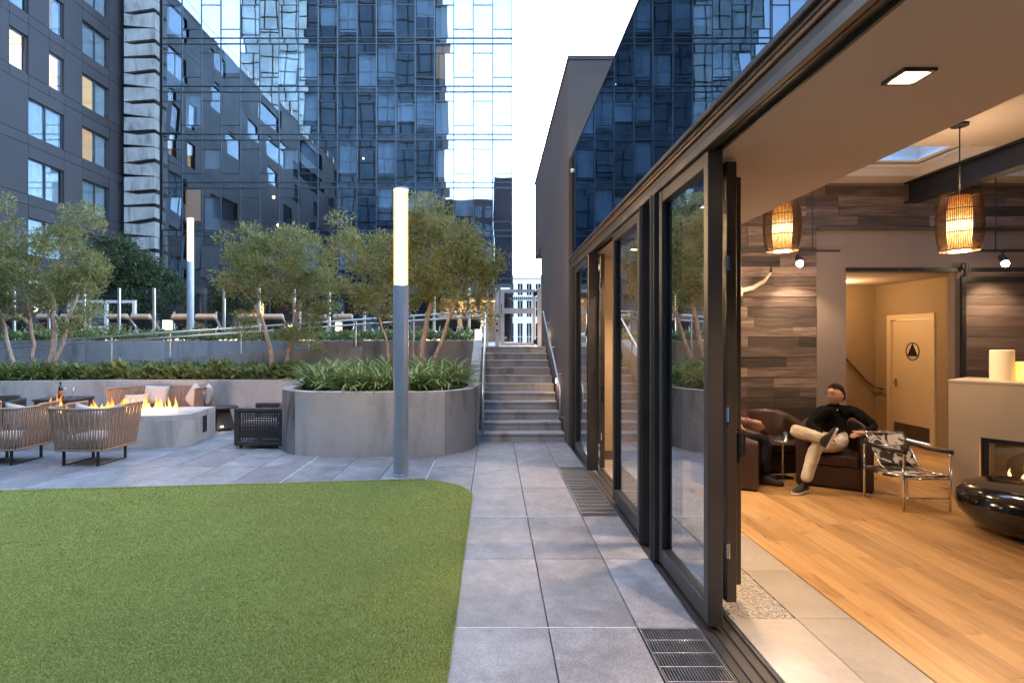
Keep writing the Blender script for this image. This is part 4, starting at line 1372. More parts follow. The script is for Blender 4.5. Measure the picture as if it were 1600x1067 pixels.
def rope_seat(W, D, zt, label, cat, name, loc, rotz, flare=.07):
    """open U-shaped rope shell: bottom ring, flaring top rim, ropes between, sled legs, seat cushion. Back at local -y"""
    t = thing(name, label, cat, loc, rotz)
    zb = .235
    def upath(w, d, r, n=6, bow=0.0):
        pts = [(-w / 2, d / 2), (-w / 2, 0)]
        pts += [(-w / 2 + r + r * math.cos(R(a)), -d / 2 + r + r * math.sin(R(a))) for a in np.linspace(180, 270, n)]
        k = max(3, int((w - 2 * r) / .12))
        pts += [(x, -d / 2 - bow * (1 - (2 * x / (w - 2 * r)) ** 2)) for x in np.linspace(-w / 2 + r, w / 2 - r, k)[1:-1]]
        pts += [(w / 2 - r + r * math.cos(R(a)), -d / 2 + r + r * math.sin(R(a))) for a in np.linspace(270, 360, n)]
        pts += [(w / 2, 0), (w / 2, d / 2)]
        return pts
    def resample(p, n):
        p = [Vector(q) for q in p]
        L = [0]
        for a, b in zip(p[:-1], p[1:]): L.append(L[-1] + (b - a).length)
        out = []
        j = 0
        for k in range(n):
            s = L[-1] * k / (n - 1)
            while j < len(L) - 2 and L[j + 1] < s: j += 1
            f = (s - L[j]) / max(1e-6, L[j + 1] - L[j])
            out.append(p[j].lerp(p[j + 1], f))
        return out
    n = int((W + 2 * D) / .034)
    bot = resample(upath(W, D, .10), n)
    top = resample(upath(W + 2 * flare, D + 1.6 * flare, .14, bow=.03), n)
    topz = []
    for q in top:
        topz.append(zt + .02 * (q.y > 0) + .0)
    B = [Vector((q.x, q.y, zb)) for q in bot]
    T = [Vector((q.x, q.y - .01, z)) for q, z in zip(top, topz)]
    m = MB(); m.tube(B, .016, 8); m.build('lower_ring', rope, t, local=True, smooth=True)
    m = MB(); m.tube(T, .019, 8); m.build('top_rim', rope, t, local=True, smooth=True)
    m = MB()
    for k in range(n):
        m.tube([B[k], B[k].lerp(T[min(n - 1, k + 1)], .5) + Vector((0, 0, 0)), T[min(n - 1, k + 1)]], .0105, 5, cap=False)
        if k % 2 == 0:
            m.tube([B[min(n - 1, k + 1)] , T[k]], .0095, 5, cap=False)
    m.build('rope_weave', rope, t, local=True, smooth=True, kind='stuff')
    # seat deck and cushion
    m = MB(); m.box(-W / 2 + .02, W / 2 - .02, -D / 2 + .02, D / 2, zb + .0, zb + .03); m.build('seat_deck', dark_metal, t, local=True)
    m = MB(); m.cbox(-W / 2 + .04, W / 2 - .04, -D / 2 + .05, D / 2 + .02, zb + .031, zb + .18, .035); m.build('seat_cushion', canvas, t, local=True)
    xs = (-W * .34, W * .34) if W < 1.2 else (-W * .4, W * .4)
    for x in xs:
        m = MB()
        y0, y1 = -D * .43, D * .43
        m.box(x - .008, x + .008, y0, y0 + .045, .012, zb - .012); m.box(x - .008, x + .008, y1 - .045, y1, .012, zb - .012)
        m.box(x - .009, x + .009, y0, y1, 0, .0118)
        m.box(x - .009, x + .009, y0, y1, zb - .0118, zb - .002)
        m.build('sled_leg', dark_metal, t, local=True)
    return t
rope_seat(.76, .70, .84, 'tan woven rope armchair, back turned, hiding the middle of the fire pit flames', 'armchair', 'rope_armchair', (-6.0, 8.40, 0), R(-3))
rope_seat(.76, .70, .84, 'tan woven rope armchair cut by the picture edge, back turned, before the wicker lounge chair', 'armchair', 'rope_armchair', (-7.32, 8.42, 0), R(2))
rope_seat(1.62, .74, .84, 'long woven rope sofa with cushions standing against the low wall', 'sofa', 'rope_sofa', (-6.78, 11.42, 0), R(180))
pillow((-7.02, 11.58, .69), .52, .40, .16, (R(-16), R(3), 0), 'large beige cushion propped upright in the rope sofa against its back', 1)
pillow((-7.25, 11.28, .58), .46, .32, .15, (R(-22), R(-2), R(8)), 'smaller beige cushion leaning in front of the large one on the sofa', 2)
pillow((-6.13, 11.45, .67), .46, .44, .16, (R(-20), R(24), R(-38)), 'beige cushion slumped in the arm corner of the rope sofa', 3)
pillow((-5.92, 11.55, .70), .40, .40, .14, (R(-12), R(8), R(-55)), 'beige cushion tucked behind the slumped one at the sofa arm', 4)
pillow((-6.22, 8.55, .66), .44, .34, .14, (R(16), R(20), R(10)), 'beige cushion peeking over the rim of the middle rope armchair', 5)
pillow((-5.82, 8.6, .66), .40, .34, .14, (R(14), R(-16), R(-20)), 'beige cushion in the flame side corner of the middle rope armchair', 6)
pillow((-7.25, 8.55, .67), .46, .36, .14, (R(16), R(14), R(14)), 'beige cushion sticking up above the edge-cut rope armchair', 7)

# ================================================================== DARK WICKER PIECES
def weave_panel(m, o, u, v, nu, nv, th):
    """open square lattice between corners o, o+u, o+v"""
    o, u, v = Vector(o), Vector(u), Vector(v)
    nrm = u.cross(v).normalized() * th
    for k in range(nu + 1):
        a = o + u * (k / nu); w = u.normalized() * .0105
        m.add([a - w - nrm, a + w - nrm, a + w + v - nrm, a - w + v - nrm, a - w + nrm, a + w + nrm, a + w + v + nrm, a - w + v + nrm], [(0, 1, 2, 3), (7, 6, 5, 4), (0, 4, 5, 1), (2, 6, 7, 3), (1, 5, 6, 2), (0, 3, 7, 4)])
    for k in range(nv + 1):
        a = o + v * (k / nv); w = v.normalized() * .0105
        nr2 = nrm * .8
        m.add([a - w - nr2, a + w - nr2, a + w + u - nr2, a - w + u - nr2, a - w + nr2, a + w + nr2, a + w + u + nr2, a - w + u + nr2], [(0, 1, 2, 3), (7, 6, 5, 4), (0, 4, 5, 1), (2, 6, 7, 3), (1, 5, 6, 2), (0, 3, 7, 4)])
def wicker_chair(loc, rotz, label):
    """front at local +y, back at -y"""
    t = thing('wicker_armchair', label, 'armchair', loc, rotz)
    W, D, H = .86, .86, .68
    for sx in (-1, 1):
        x = sx * (W / 2 - .05)
        f = MB()
        f.cbox(x - .05, x + .05, -D / 2, D / 2, H - .07, H, .012); f.cbox(x - .045, x + .045, -D / 2 + .002, D / 2 - .002, .05, .11, .01)
        f.cbox(x - .045, x + .045, -D / 2 + .001, -D / 2 + .07, .111, H - .071, .01); f.cbox(x - .045, x + .045, D / 2 - .07, D / 2 - .001, .111, H - .071, .01)
        f.build('arm_frame', wick, t, local=True)
        m = MB(); weave_panel(m, (x + sx * .03, -D / 2 + .07, .11), (0, D - .14, 0), (0, 0, H - .18), 17, 13, .004)
        m.build('arm_weave', wick, t, local=True, kind='stuff')
    f = MB(); f.cbox(-W / 2 + .101, W / 2 - .101, -D / 2, -D / 2 + .09, .62, .74, .012); f.cbox(-W / 2 + .101, W / 2 - .101, -D / 2, -D / 2 + .09, .10, .16, .01)
    f.build('back_frame', wick, t, local=True)
    m = MB(); weave_panel(m, (-W / 2 + .10, -D / 2 + .03, .16), (W - .20, 0, 0), (0, 0, .46), 15, 11, .004); m.build('back_weave', wick, t, local=True, kind='stuff')
    m = MB(); m.cbox(-W / 2 + .102, W / 2 - .102, -D / 2 + .092, D / 2 - .005, .16, .26, .01); m.build('seat_base', wick, t, local=True)
    m = MB(); m.cbox(-W / 2 + .105, W / 2 - .105, -D / 2 + .095, D / 2 + .01, .262, .42, .04); m.build('seat_cushion', canvas, t, local=True)
    for sx in (-1, 1):
        for sy in (-1, 1):
            MB().box(sx * (W / 2 - .08) - .06, sx * (W / 2 - .08) + .06, sy * (D / 2 - .06) - .03, sy * (D / 2 - .06) + .03, 0, .049).build('foot', M['galv'], t, local=True)
    return t
wicker_chair((-3.93, 9.80, 0), R(87), 'dark open-weave wicker armchair beside the curved planter facing the fire')
pillow((-3.68, 9.82, .58), .42, .40, .15, (R(14), 0, R(92)), 'terracotta cushion in the dark wicker armchair by the planter', 8, plain('terracotta_canvas', (.42, .24, .15), .92, var=.1, bump=.15, bscale=150))
wicker_chair((-9.55, 10.55, 0), R(200), 'dark open-weave wicker armchair cut by the picture edge beside the bottle table')
# tapered side table
t = thing('tapered_side_table', 'dark wicker side table with tapered base and round top beside the sofa', 'side table', (-5.50, 11.30, 0))
MB().lathe([(.24, .03), (.26, .06), (.16, .42), (.14, .445)], 4, (-5.5, 11.3, 0)).build('base', wick, t)
MB().lathe([(.24, .446), (.30, .452), (.30, .475), (.285, .48)], 32, (-5.5, 11.3, 0)).build('table_top', wick, t)
for a in range(4):
    MB().lathe([(.018, 0), (.018, .032)], 10, (-5.5 + .2 * math.cos(a * PI / 2), 11.3 + .2 * math.sin(a * PI / 2), 0)).build('foot', M['steel'], t)
MB().lathe([(.001, 0), (.028, 0.0), (.028, .012), (.001, .014)], 12, (-5.40, 11.085, .10)).build('glow_lamp', emitter('table_glow', (1, .85, .6), 8), t)
# dark cube table with bottle and glasses
t = thing('cube_side_table', 'dark wicker cube table against the low wall carrying a bottle', 'side table', (-8.45, 10.95, 0))
MB().cbox(-8.80, -8.10, 10.65, 11.3, .0, .655, .012).build('body', wick, t)
MB().cbox(-8.82, -8.08, 10.63, 11.32, .656, .69, .008).build('table_top', wick, t)
t = thing('wine_bottle', 'dark wine bottle with reddish label on the wicker cube table', 'bottle', (-8.47, 10.9, .69))
MB().lathe([(.036, 0), (.038, .01), (.038, .19), (.03, .22), (.014, .245), (.014, .305), (.017, .306), (.017, .32), (.005, .321)], 16, (-8.47, 10.9, .69)).build('glass_body', plain('bottle_glass', (.02, .012, .01), .08, 0, .6), t, smooth=True)
MB().lathe([(.0385, .05), (.0385, .15)], 16, (-8.47, 10.9, .69)).build('paper_label', plain('bottle_label', (.35, .08, .05), .7), t, smooth=True)
cg = wavy_glass('stem_glass', None, .12, .0, .0, (.96, .97, .98))
for i, x in enumerate((-8.38, -8.22)):
    t = thing('wine_glass', ['stemmed wine glass next to the bottle on the wicker cube table', 'stemmed wine glass standing apart from the bottle on the wicker cube table'][i], 'wine glass', (x, 10.9, .69))
    MB().lathe([(.033, 0), (.033, .003), (.004, .008), (.004, .09), (.02, .105), (.037, .14), (.038, .17), (.031, .215)], 16, (x, 10.9, .69)).build('bowl', cg, t, smooth=True)
# ================================================================== FOLDING GLASS DOOR WALL (plane x ~ 1.35)
HB = 3.05        # head height
t = thing('track_header', 'dark bronze track header running above the folding glass doors', 'door header', (1.45, 4, HB))
Y0, Y1 = -1.5, 9.6
MB().box(1.37, 1.472, Y0, Y1, HB + .03, HB + .20).build('track_box', M['bronze'], t)
MB().cbox(1.335, 1.368, Y0, Y1, HB + .0, HB + .055, .004).build('outer_lip', M['bronze_light'], t)
MB().cbox(1.345, 1.369, Y0, Y1, HB + .056, HB + .112, .004).build('fascia_lower', M['bronze'], t)
MB().cbox(1.330, 1.369, Y0, Y1, HB + .114, HB + .140, .004).build('copper_bead', M['copper'], t)
MB().cbox(1.322, 1.369, Y0, Y1, HB + .142, HB + .165, .004).build('fascia_upper', M['bronze_light'], t)
MB().cbox(1.300, 1.369, Y0, Y1, HB + .168, HB + .205, .005).build('drip_cap', M['bronze'], t)
for x in (1.385, 1.462):
    MB().box(x - .008, x + .008, Y0, Y1, HB + .004, HB + .029).build('track_rib', M['bronze'], t)
# roof-level glass screen above the header
t = thing('roof_glass_screen', 'dark mirror glass band above the door header reflecting the tower', 'glass screen', (1.37, 4, HB + .21))
ys = [-1.5, .6, 2.7, 4.8, 6.9, 9.6]
for a, b in zip(ys[:-1], ys[1:]):
    MB().box(1.352, 1.376, a + .006, b - .006, HB + .207, 4.98).build('glass_panel', M['roof_glass'], t)
MB().box(1.40, 1.46, -1.5, 9.6, HB + .207, 4.96).build('backing', M['black'], t)
MB().box(1.345, 1.47, -1.5, 9.6, 4.982, 5.0).build('top_trim', M['bronze'], t)
# sill with track ribs
t = thing('door_sill', 'dark bronze sill with track grooves under the folding glass doors', 'door sill', (1.48, 4, 0))
MB().box(1.322, 1.565, -1.5, 9.6, -.033, -.008).build('sill_plate', M['bronze'], t)
for x in (1.34, 1.405, 1.48, 1.55):
    MB().box(x - .010, x + .010, -1.5, 9.6, -.0078, .004).build('track_rib', M['bronze'], t)
MB().box(1.318, 1.3215, -1.5, 9.6, -.03, .002).build('edge_trim', M['galv'], t)

def leaf_frame(name, label, a, b, z0=.03, z1=HB - .005, w=.075, d=.055, glass='door_glass'):
    """glazed leaf between plan points a and b; stiles w wide, d deep"""
    a, b = Vector((*a, 0)), Vector((*b, 0))
    L = (b - a).length
    ang = math.atan2(b.y - a.y, b.x - a.x)
    t = thing(name, label, 'glass door', (a.x, a.y, z0))
    Mx = Matrix.Translation((a.x, a.y, 0)) @ Matrix.Rotation(ang, 4, 'Z')
    MB().cbox(0, w, -d / 2, d / 2, z0, z1, .004, Mx).build('stile', M['bronze'], t)
    MB().cbox(L - w, L, -d / 2, d / 2, z0, z1, .004, Mx).build('stile', M['bronze'], t)
    MB().cbox(w + .001, L - w - .001, -d / 2 + .003, d / 2 - .003, z1 - .095, z1, .004, Mx).build('top_rail', M['bronze'], t)
    MB().cbox(w + .001, L - w - .001, -d / 2 + .003, d / 2 - .003, z0, z0 + .13, .004, Mx).build('bottom_rail', M['bronze'], t)
    MB().box(w - .004, L - w + .004, -.006, .006, z0 + .126, z1 - .091, Mx).build('pane', M[glass], t)
    bd = MB()
    for s in (-1, 1):
        bd.box(w + .0015, w + .016, s * d * .22 - .006, s * d * .22 + .006, z0 + .131, z1 - .096, Mx)
        bd.box(L - w - .016, L - w - .0015, s * d * .22 - .006, s * d * .22 + .006, z0 + .131, z1 - .096, Mx)
    bd.build('glazing_bead', M['black'], t)
    return t, Mx, L
X = 1.405
A, MA, LA = leaf_frame('glass_door_panel', 'near wide fixed glass door panel at the edge of the open doorway', (X, 3.52), (X, 4.56), d=.095)
B_, MBm, LB = leaf_frame('glass_door_panel', 'middle glass door panel reflecting the stairs, between two dark posts', (X, 5.18), (X, 6.34), d=.095)
C_, MC, LC = leaf_frame('glass_door_panel', 'farthest glass door panel beside the dark stucco wall', (X, 7.95), (X, 9.28), d=.095)
for y, lab, w in ((4.66, 'square dark bronze post beside the near glass panel', .13), (5.02, 'slim dark bronze post beside the middle glass panel', .07), (7.82, 'dark bronze post at the far side of the tan doorway', .08), (9.40, 'dark bronze end post against the dark stucco wall', .14)):
    p = thing('door_post', lab, 'post', (X, y, 0))
    MB().cbox(1.325, 1.47, y - w / 2, y + w / 2, .012, HB - .002, .006).build('shaft', M['bronze'], p)
    MB().cbox(1.318, 1.3245, y - w / 4, y + w / 4, .012, HB - .003, .002).build('weather_strip', M['black'], p)
# folded inner leaves parked behind the near panel
for i, (a, b, lab) in enumerate((((1.585, 3.70), (1.50, 4.62), 'inner folded glass leaf parked directly behind the near door panel'), ((1.715, 3.92), (1.56, 4.80), 'inner folded glass leaf with dark lever handle beside the open doorway'))):
    lf, Ml, Ll = leaf_frame('folding_leaf', lab, a, b, z0=(.10 if i == 0 else .12), z1=HB - (.02 if i == 0 else .06), w=.085, d=.07, glass='leaf_glass')
    for z in (.45, 1.35, 2.35):
        MB().tube([Ml @ Vector((-.012, .03, z - .05)), Ml @ Vector((-.012, .03, z + .05))], .012, 8).build('hinge', M['chrome'], lf)
    if i == 1:
        h = MB()
        h.cbox(.02, .065, -.043, -.0355, .98, 1.22, .002, Ml); h.tube([Ml @ Vector((.04, -.044, 1.17)), Ml @ Vector((.04, -.085, 1.17)), Ml @ Vector((.04, -.085, 1.03)), Ml @ Vector((.04, -.055, 1.02))], .010, 8)
        h2 = MB(); h2.cbox(-.0075, -.0005, -.02, .02, .98, 1.22, .002, Ml); h2.tube([Ml @ Vector((-.008, 0, 1.19)), Ml @ Vector((-.05, 0, 1.19)), Ml @ Vector((-.05, 0, 1.05)), Ml @ Vector((-.03, 0, 1.03))], .010, 8)
        h.build('handle', M['black'], lf); h2.build('edge_handle', M['black'], lf)
for i, (a, b) in enumerate((((1.50, 7.62), (1.58, 6.75)),)):
    lf, Ml, Ll = leaf_frame('folding_leaf', 'inner folded leaf swung into the far tan doorway', (1.52, 7.74), (1.56, 8.6), z0=.06, z1=HB - .02, w=.085, d=.06, glass='leaf_glass')
    for z in (.5, 1.6, 2.6):
        MB().tube([Ml @ Vector((-.010, .02, z - .05)), Ml @ Vector((-.010, .02, z + .05))], .012, 8).build('hinge', M['chrome'], lf)
    MB().cbox(-.0085, -.0005, -.02, .02, .98, 1.2, .002, Ml).build('handle', M['black'], lf)
# ================================================================== LOUNGE INTERIOR
BW = 8.6         # back wall
CZ = 4.25        # main ceiling
plaster = plain('grey_plaster', (0.19, 0.155, 0.14), .9, var=.06, nscale=1.5, bump=.08, bscale=120)
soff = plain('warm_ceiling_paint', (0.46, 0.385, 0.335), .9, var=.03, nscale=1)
ceil_m = plain('ceiling_paint', (0.58, 0.50, 0.43), .9, var=.03, nscale=1)
tan_wall = plain('tan_wall', (0.42, 0.30, 0.18), .85, var=.06, nscale=2)
struct(MB().box(1.57, 10.2, -2.5, 12.6, -.30, -.034).build('lounge_floor_slab', M['grout']))
# --- stone tiles along the doors
def stone_mat():
    t = NT('limestone_tile')
    v = t.coord(rnd=True)
    n = t.noise(v, 2.5, 6, .6, .4); n2 = t.noise(v, 30, 4, .6)
    col = t.ramp(n, [(.3, (.36, .31, .25)), (.7, (.50, .45, .38))])
    col = t.mix(.3, col, t.ramp(n2, [(.3, .6), (.7, 1.0)]), 'MULTIPLY')
    col = t.mix(1.0, col, t.ramp(t.rand(), [(0, .88), (1, 1.1)]), 'MULTIPLY')
    return t.done(t.bsdf(col, .28, 0, .5, t.bump(n2, .05, .002)))
M['stone'] = stone_mat()
sf = struct(MB().box(1.571, 2.384, -2.4, 8.58, -.0335, -.022).build('stone_floor', M['grout']))
TL = .76
yb = 3.688 - 6 * TL
tile_me = {}
while yb < 8.3:
    for x0, x1 in ((1.575, 2.005), (2.009, 2.382)):
        y0, y1 = yb, yb + TL
        if 3.0 < y0 < 3.7 and x1 < 2.3: pass
        k = (round(x1 - x0, 3))
        if k not in tile_me:
            w = x1 - x0
            tile_me[k] = MB().cbox(-w / 2, w / 2, -TL / 2 + .002, TL / 2 - .002, -.0215, 0.0, .0015).mesh('tile', M['stone'])
        if not (3.6 < (y0 + y1) / 2 < 5.6 and x1 < 2.1):
            link_mesh('tile', tile_me[k], sf, ((x0 + x1) / 2, (y0 + y1) / 2, 0))
    yb += TL
# pebble inset
pb = MB(); rr = random.Random(12)
cov = []
for k in range(2600):
    x, y = rr.uniform(1.585, 2.0), rr.uniform(3.70, 5.68)
    r = rr.uniform(.006, .016)
    if any((x - a) ** 2 + (y - b) ** 2 < (.72 * (r + c)) ** 2 for a, b, c in cov[-400:]): continue
    cov.append((x, y, r))
    pb.lathe([(r * .95, -.008), (r, -.004), (r * .8, .0), (r * .3, .0025)], 7, (x, y, 0), rr.uniform(.75, 1.25), rr.uniform(.75, 1.25))
MB().box(1.578, 2.003, 3.69, 5.70, -.0215, -.006).build('pebble_bed', plain('mortar', (.42, .38, .32), .8), sf)
o = pb.build('pebble_inset', plain('pebbles', (.46, .43, .38), .45, var=.45, nscale=60), sf, smooth=True); o['kind'] = 'stuff'

# --- oak floor boards
def wood_mat(name, stops, rough=.35, grain=(30, 1.6, 30), rnd=.16, bump=.1, axis='Y', coat=0.0):
    t = NT(name)
    v = t.coord(grain, rnd=True)
    n = t.noise(v, 1.0, 6, .65, .6)
    v2 = t.coord((2, .5, 2) if axis == 'Y' else (.5, 2, 2), rnd=True)
    n2 = t.noise(v2, 1.6, 3, .6, .5)
    f = t.math('ADD', t.math('MULTIPLY', n, .6), t.math('MULTIPLY', n2, .4))
    col = t.ramp(f, stops)
    col = t.mix(1.0, col, t.ramp(t.rand(), [(0, 1 - rnd), (1, 1 + rnd)]), 'MULTIPLY')
    rg = t.ramp(n2, [(.3, max(.05, rough - .06)), (.7, rough + .1)])
    return t.done(t.bsdf(col, rg, 0, .5, t.bump(n, bump, .003), coat=coat))
oak = wood_mat('oak_board', [(.3, (.30, .155, .055)), (.5, (.48, .275, .105)), (.7, (.60, .39, .18))], .30, (26, 1.3, 26), .17, .06)
wf = struct(MB().box(2.39, 10.2, -2.4, 8.58, -.0335, -.024).build('oak_floor', M['grout']))
bme = {}
x = 2.392
rb = random.Random(9)
bwid = .138
nb = 0
rest = MB()
while x < 8.6:
    y = 1.6 + rb.uniform(-1.5, 0)
    while y < 8.55:
        L = round(rb.choice((1.2, 1.5, 1.8, 2.1, 2.4)), 2)
        y1 = min(y + L, 8.57)
        # visible wedge of the floor through the open door
        vis = (y1 > 2.2) and (x < y1 * 1.0 + .3)
        if vis and nb < 298:
            k = round(y1 - y, 2)
            if k not in bme:
                bme[k] = MB().cbox(-bwid / 2 + .001, bwid / 2 - .001, -k / 2 + .001, k / 2 - .001, -.0235, 0, .002).mesh('board', oak)
            link_mesh('board', bme[k], wf, (x + bwid / 2, y + k / 2, 0)); nb += 1
        else:
            rest.box(x + .0006, x + bwid - .0006, y + .0006, y1 - .0006, -.0235, 0)
        y = y1
    x += bwid
if rest.v: rest.build('boards_beyond', oak, wf, kind='stuff')
struct(MB().box(x, 10.2, -2.4, 8.58, -.0235, -.001).build('floor_edge', oak))

# --- shell: walls, ceiling, soffit
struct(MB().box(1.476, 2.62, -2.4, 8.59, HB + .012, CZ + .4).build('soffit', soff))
struct(MB().box(8.75, 8.95, -2.4, 8.59, -.03, CZ + .4).build('wall_right', plaster))
struct(MB().box(1.64, 8.95, -2.6, -2.41, -.03, CZ + .4).build('wall_rear', plaster))
# ceiling with two skylight openings
S1 = (4.35, 6.28, 6.95, 8.2); S2 = (6.75, 8.3, 6.95, 8.2)
m = MB()
m.box(2.622, 8.749, -2.4, S1[2], CZ, CZ + .12); m.box(2.622, 8.749, S1[3], 8.59, CZ, CZ + .12)
m.box(2.622, S1[0], S1[2] + .001, S1[3] - .001, CZ, CZ + .12); m.box(S1[1], S2[0], S1[2] + .001, S1[3] - .001, CZ, CZ + .12); m.box(S2[1], 8.749, S1[2] + .001, S1[3] - .001, CZ, CZ + .12)
struct(m.build('ceiling', ceil_m))
sky_glass = wavy_glass('skylight_glass', None, .06, 0, 0, (.75, .85, .95))
for i, S in enumerate((S1, S2)):
    t = thing('skylight', ['skylight well with white sides above the hanging lantern', 'skylight well beyond the dark steel beam'][i], 'skylight', ((S[0] + S[1]) / 2, (S[2] + S[3]) / 2, CZ + .12))
    w = MB()
    for (a, b, c, d) in ((S[0], S[0] + .05, S[2], S[3]), (S[1] - .05, S[1], S[2], S[3]), (S[0] + .051, S[1] - .051, S[2], S[2] + .05), (S[0] + .051, S[1] - .051, S[3] - .05, S[3])):
        w.box(a, b, c, d, CZ + .121, CZ + .62)
    w.build('well', M['white'], t)
    MB().box(S[0] + .051, S[1] - .051, S[2] + .051, S[3] - .051, CZ + .20, CZ + .212).build('pane', sky_glass, t)
    f = MB()
    f.box(S[0] + .051, S[1] - .051, S[2] + .051, S[2] + .08, CZ + .16, CZ + .19); f.box(S[0] + .051, S[1] - .051, S[3] - .08, S[3] - .051, CZ + .16, CZ + .19)
    f.box(S[1] - .08, S[1] - .051, S[2] + .081, S[3] - .081, CZ + .16, CZ + .19); f.box(S[0] + .051, S[0] + .08, S[2] + .081, S[3] - .081, CZ + .16, CZ + .19)
    f.build('frame', M['mullion'], t)
    f = MB(); w_ = .10
    f.box(S[0] + .081, S[1] - .081, S[2] + .081, S[2] + .08 + w_, CZ + .165, CZ + .185); f.box(S[0] + .081, S[1] - .081, S[3] - .08 - w_, S[3] - .081, CZ + .165, CZ + .185)
    f.box(S[1] - .08 - w_, S[1] - .081, S[2] + .081 + w_, S[3] - .081 - w_, CZ + .165, CZ + .185); f.box(S[0] + .081, S[0] + .08 + w_, S[2] + .081 + w_, S[3] - .081 - w_, CZ + .165, CZ + .185)
    f.build('white_trim', M['white'], t)
# roof deck
m = MB()
m.box(1.64, 10.2, -2.6, S1[2], CZ + .41, CZ + .45); m.box(1.64, 10.2, S1[3], 9.6, CZ + .41, CZ + .45)
m.box(1.64, S1[0] - .0, S1[2] + .001, S1[3] - .001, CZ + .41, CZ + .45); m.box(S1[1], S2[0], S1[2] + .001, S1[3] - .001, CZ + .41, CZ + .45); m.box(S2[1], 10.2, S1[2] + .001, S1[3] - .001, CZ + .41, CZ + .45)
struct(m.build('roof_deck', M['panel_joint']))
# steel beam along the ceiling
t = thing('steel_beam', 'dark steel I-beam crossing the lounge ceiling to the plank wall', 'beam', (6.42, 5, 3.95))
bs = plain('black_steel', (.028, .028, .032), .45, .4)
MB().box(6.32, 6.52, -2.3, 8.58, 3.93, 3.955).build('lower_flange', bs, t); MB().box(6.40, 6.44, -2.3, 8.58, 3.956, CZ - .027).build('web', bs, t); MB().box(6.32, 6.52, -2.3, 8.58, CZ - .026, CZ - .002).build('upper_flange', bs, t)
# --- back wall
OX0, OX1, OZ = 5.45, 7.13, 2.88
m = MB()
m.box(2.42, OX0, BW, BW + .14, -.03, CZ + .1); m.box(OX1, 8.749, BW, BW + .14, -.03, CZ + .1); m.box(OX0 + .001, OX1 - .001, BW, BW + .14, OZ, CZ + .1)
bwall = struct(m.build('wall_back', plaster))
struct(MB().box(1.63, 2.42, BW - .05, BW + .1, -.03, CZ).build('wall_return', tan_wall))
MB().box(1.64, 2.40, BW - .065, BW - .052, 0.002, .14).build('skirting', M['bronze_light'], bpy.data.objects['wall_return'])
barn = wood_mat('reclaimed_plank', [(.30, (.024, .016, .014)), (.48, (.090, .064, .055)), (.70, (.235, .182, .158))], .8, (1.6, 26, 26), .7, .8, 'X')
rb = random.Random(31)
pk = .155
plank_me = {}
def plank(x0, x1, z, parent, mat=barn, yb=BW, th=None, tag_='plank', h=pk):
    th = th or rb.choice((.018, .022, .026))
    MB().cbox(x0 + .0015, x1 - .0015, yb - th, yb - .0005, z + .0015, z + h - .0015, .002).build(tag_, mat, parent)
r = 0
z = .02
while z + pk < CZ - .02:
    top = z > 3.55
    x = 2.42
    xe = 8.745 if top else 4.98
    while x < xe - .02:
        L = rb.choice((.5, .8, 1.1, 1.5, 1.9, 2.4))
        x1 = min(x + L, xe)
        if xe - x1 < .25: x1 = xe
        plank(x, x1, z, bwall)
        x = x1
    z += pk
    r += 1
# ledge under the top planks
MB().box(4.985, 8.74, BW - .05, BW - .0005, 3.52, 3.56).build('ledge', barn, bwall)
# --- barn door and its track
t = thing('barn_door_track', 'black steel sliding door track with bolts above the corridor opening', 'door track', (6.3, BW - .05, 2.9))
MB().box(5.42, 8.6, BW - .05, BW - .038, 2.885, 2.945).build('rail', bs, t)
for x in (5.5, 6.22, 6.63, 7.3): MB().tube([(x, BW - .062, 2.915), (x, BW - .0001, 2.915)], .014, 8).build('bolt', M['chrome'], t)
t = thing('barn_door', 'sliding barn door of dark horizontal planks parked right of the corridor', 'door', (7.9, BW - .08, 0))
dk = wood_mat('dark_plank', [(.25, (.035, .024, .020)), (.5, (.085, .060, .050)), (.75, (.150, .112, .095))], .7, (1.2, 22, 22), .3, .5, 'X')
zz = .05
while zz < 2.70:
    plank(7.24, 8.70, zz, t, dk, BW - .045, .03, 'plank', .165); zz += .165
MB().box(7.17, 7.235, BW - .085, BW - .046, .03, 2.80).build('edge_strap', bs, t)
MB().box(7.236, 8.70, BW - .09, BW - .046, 2.72, 2.80).build('top_strap', bs, t)
MB().tube([(7.20, BW - .10, 2.80), (7.20, BW - .10, 2.98)], .02, 8).build('hanger', bs, t)
MB().tube([(7.20, BW - .11, 2.965), (7.20, BW - .07, 2.965)], .05, 16).build('roller', bs, t)
# --- corridor with the restroom door
cw = plain('corridor_wall', (0.30, 0.225, 0.135), .85, var=.05, nscale=1.5, bump=.05, bscale=100)
struct(MB().box(5.0, 7.63, 11.13, 11.25, -.03, 2.9).build('corridor_wall_back', cw))
struct(MB().box(4.9, 5.0, BW + .141, 11.25, -.03, 2.9).build('corridor_wall_left', cw))
m = MB(); m.box(7.63, 7.75, BW + .141, 9.66, -.03, 2.9); m.box(7.63, 7.75, 10.70, 11.25, -.03, 2.9); m.box(7.63, 7.75, 9.661, 10.699, 2.26, 2.9)
struct(m.build('corridor_wall_right', cw))
struct(MB().box(4.9, 7.75, BW + .141, 11.25, 2.902, 3.0).build('corridor_ceiling', soff))
struct(MB().box(4.9, 7.75, BW - .01, 11.25, -.0335, -.003).build('corridor_floor', oak))
cream = plain('cream_paint', (0.60, 0.49, 0.32), .5, var=.04, nscale=2)
t = thing('restroom_door', 'cream corridor door with black circle and triangle symbol', 'door', (7.63, 10.18, 0))
f = MB()
f.cbox(7.60, 7.66, 9.60, 9.70, 0, 2.30, .004); f.cbox(7.60, 7.66, 10.66, 10.76, 0, 2.30, .004); f.cbox(7.60, 7.66, 9.701, 10.659, 2.20, 2.30, .004)
f.build('door_frame', cream, t)
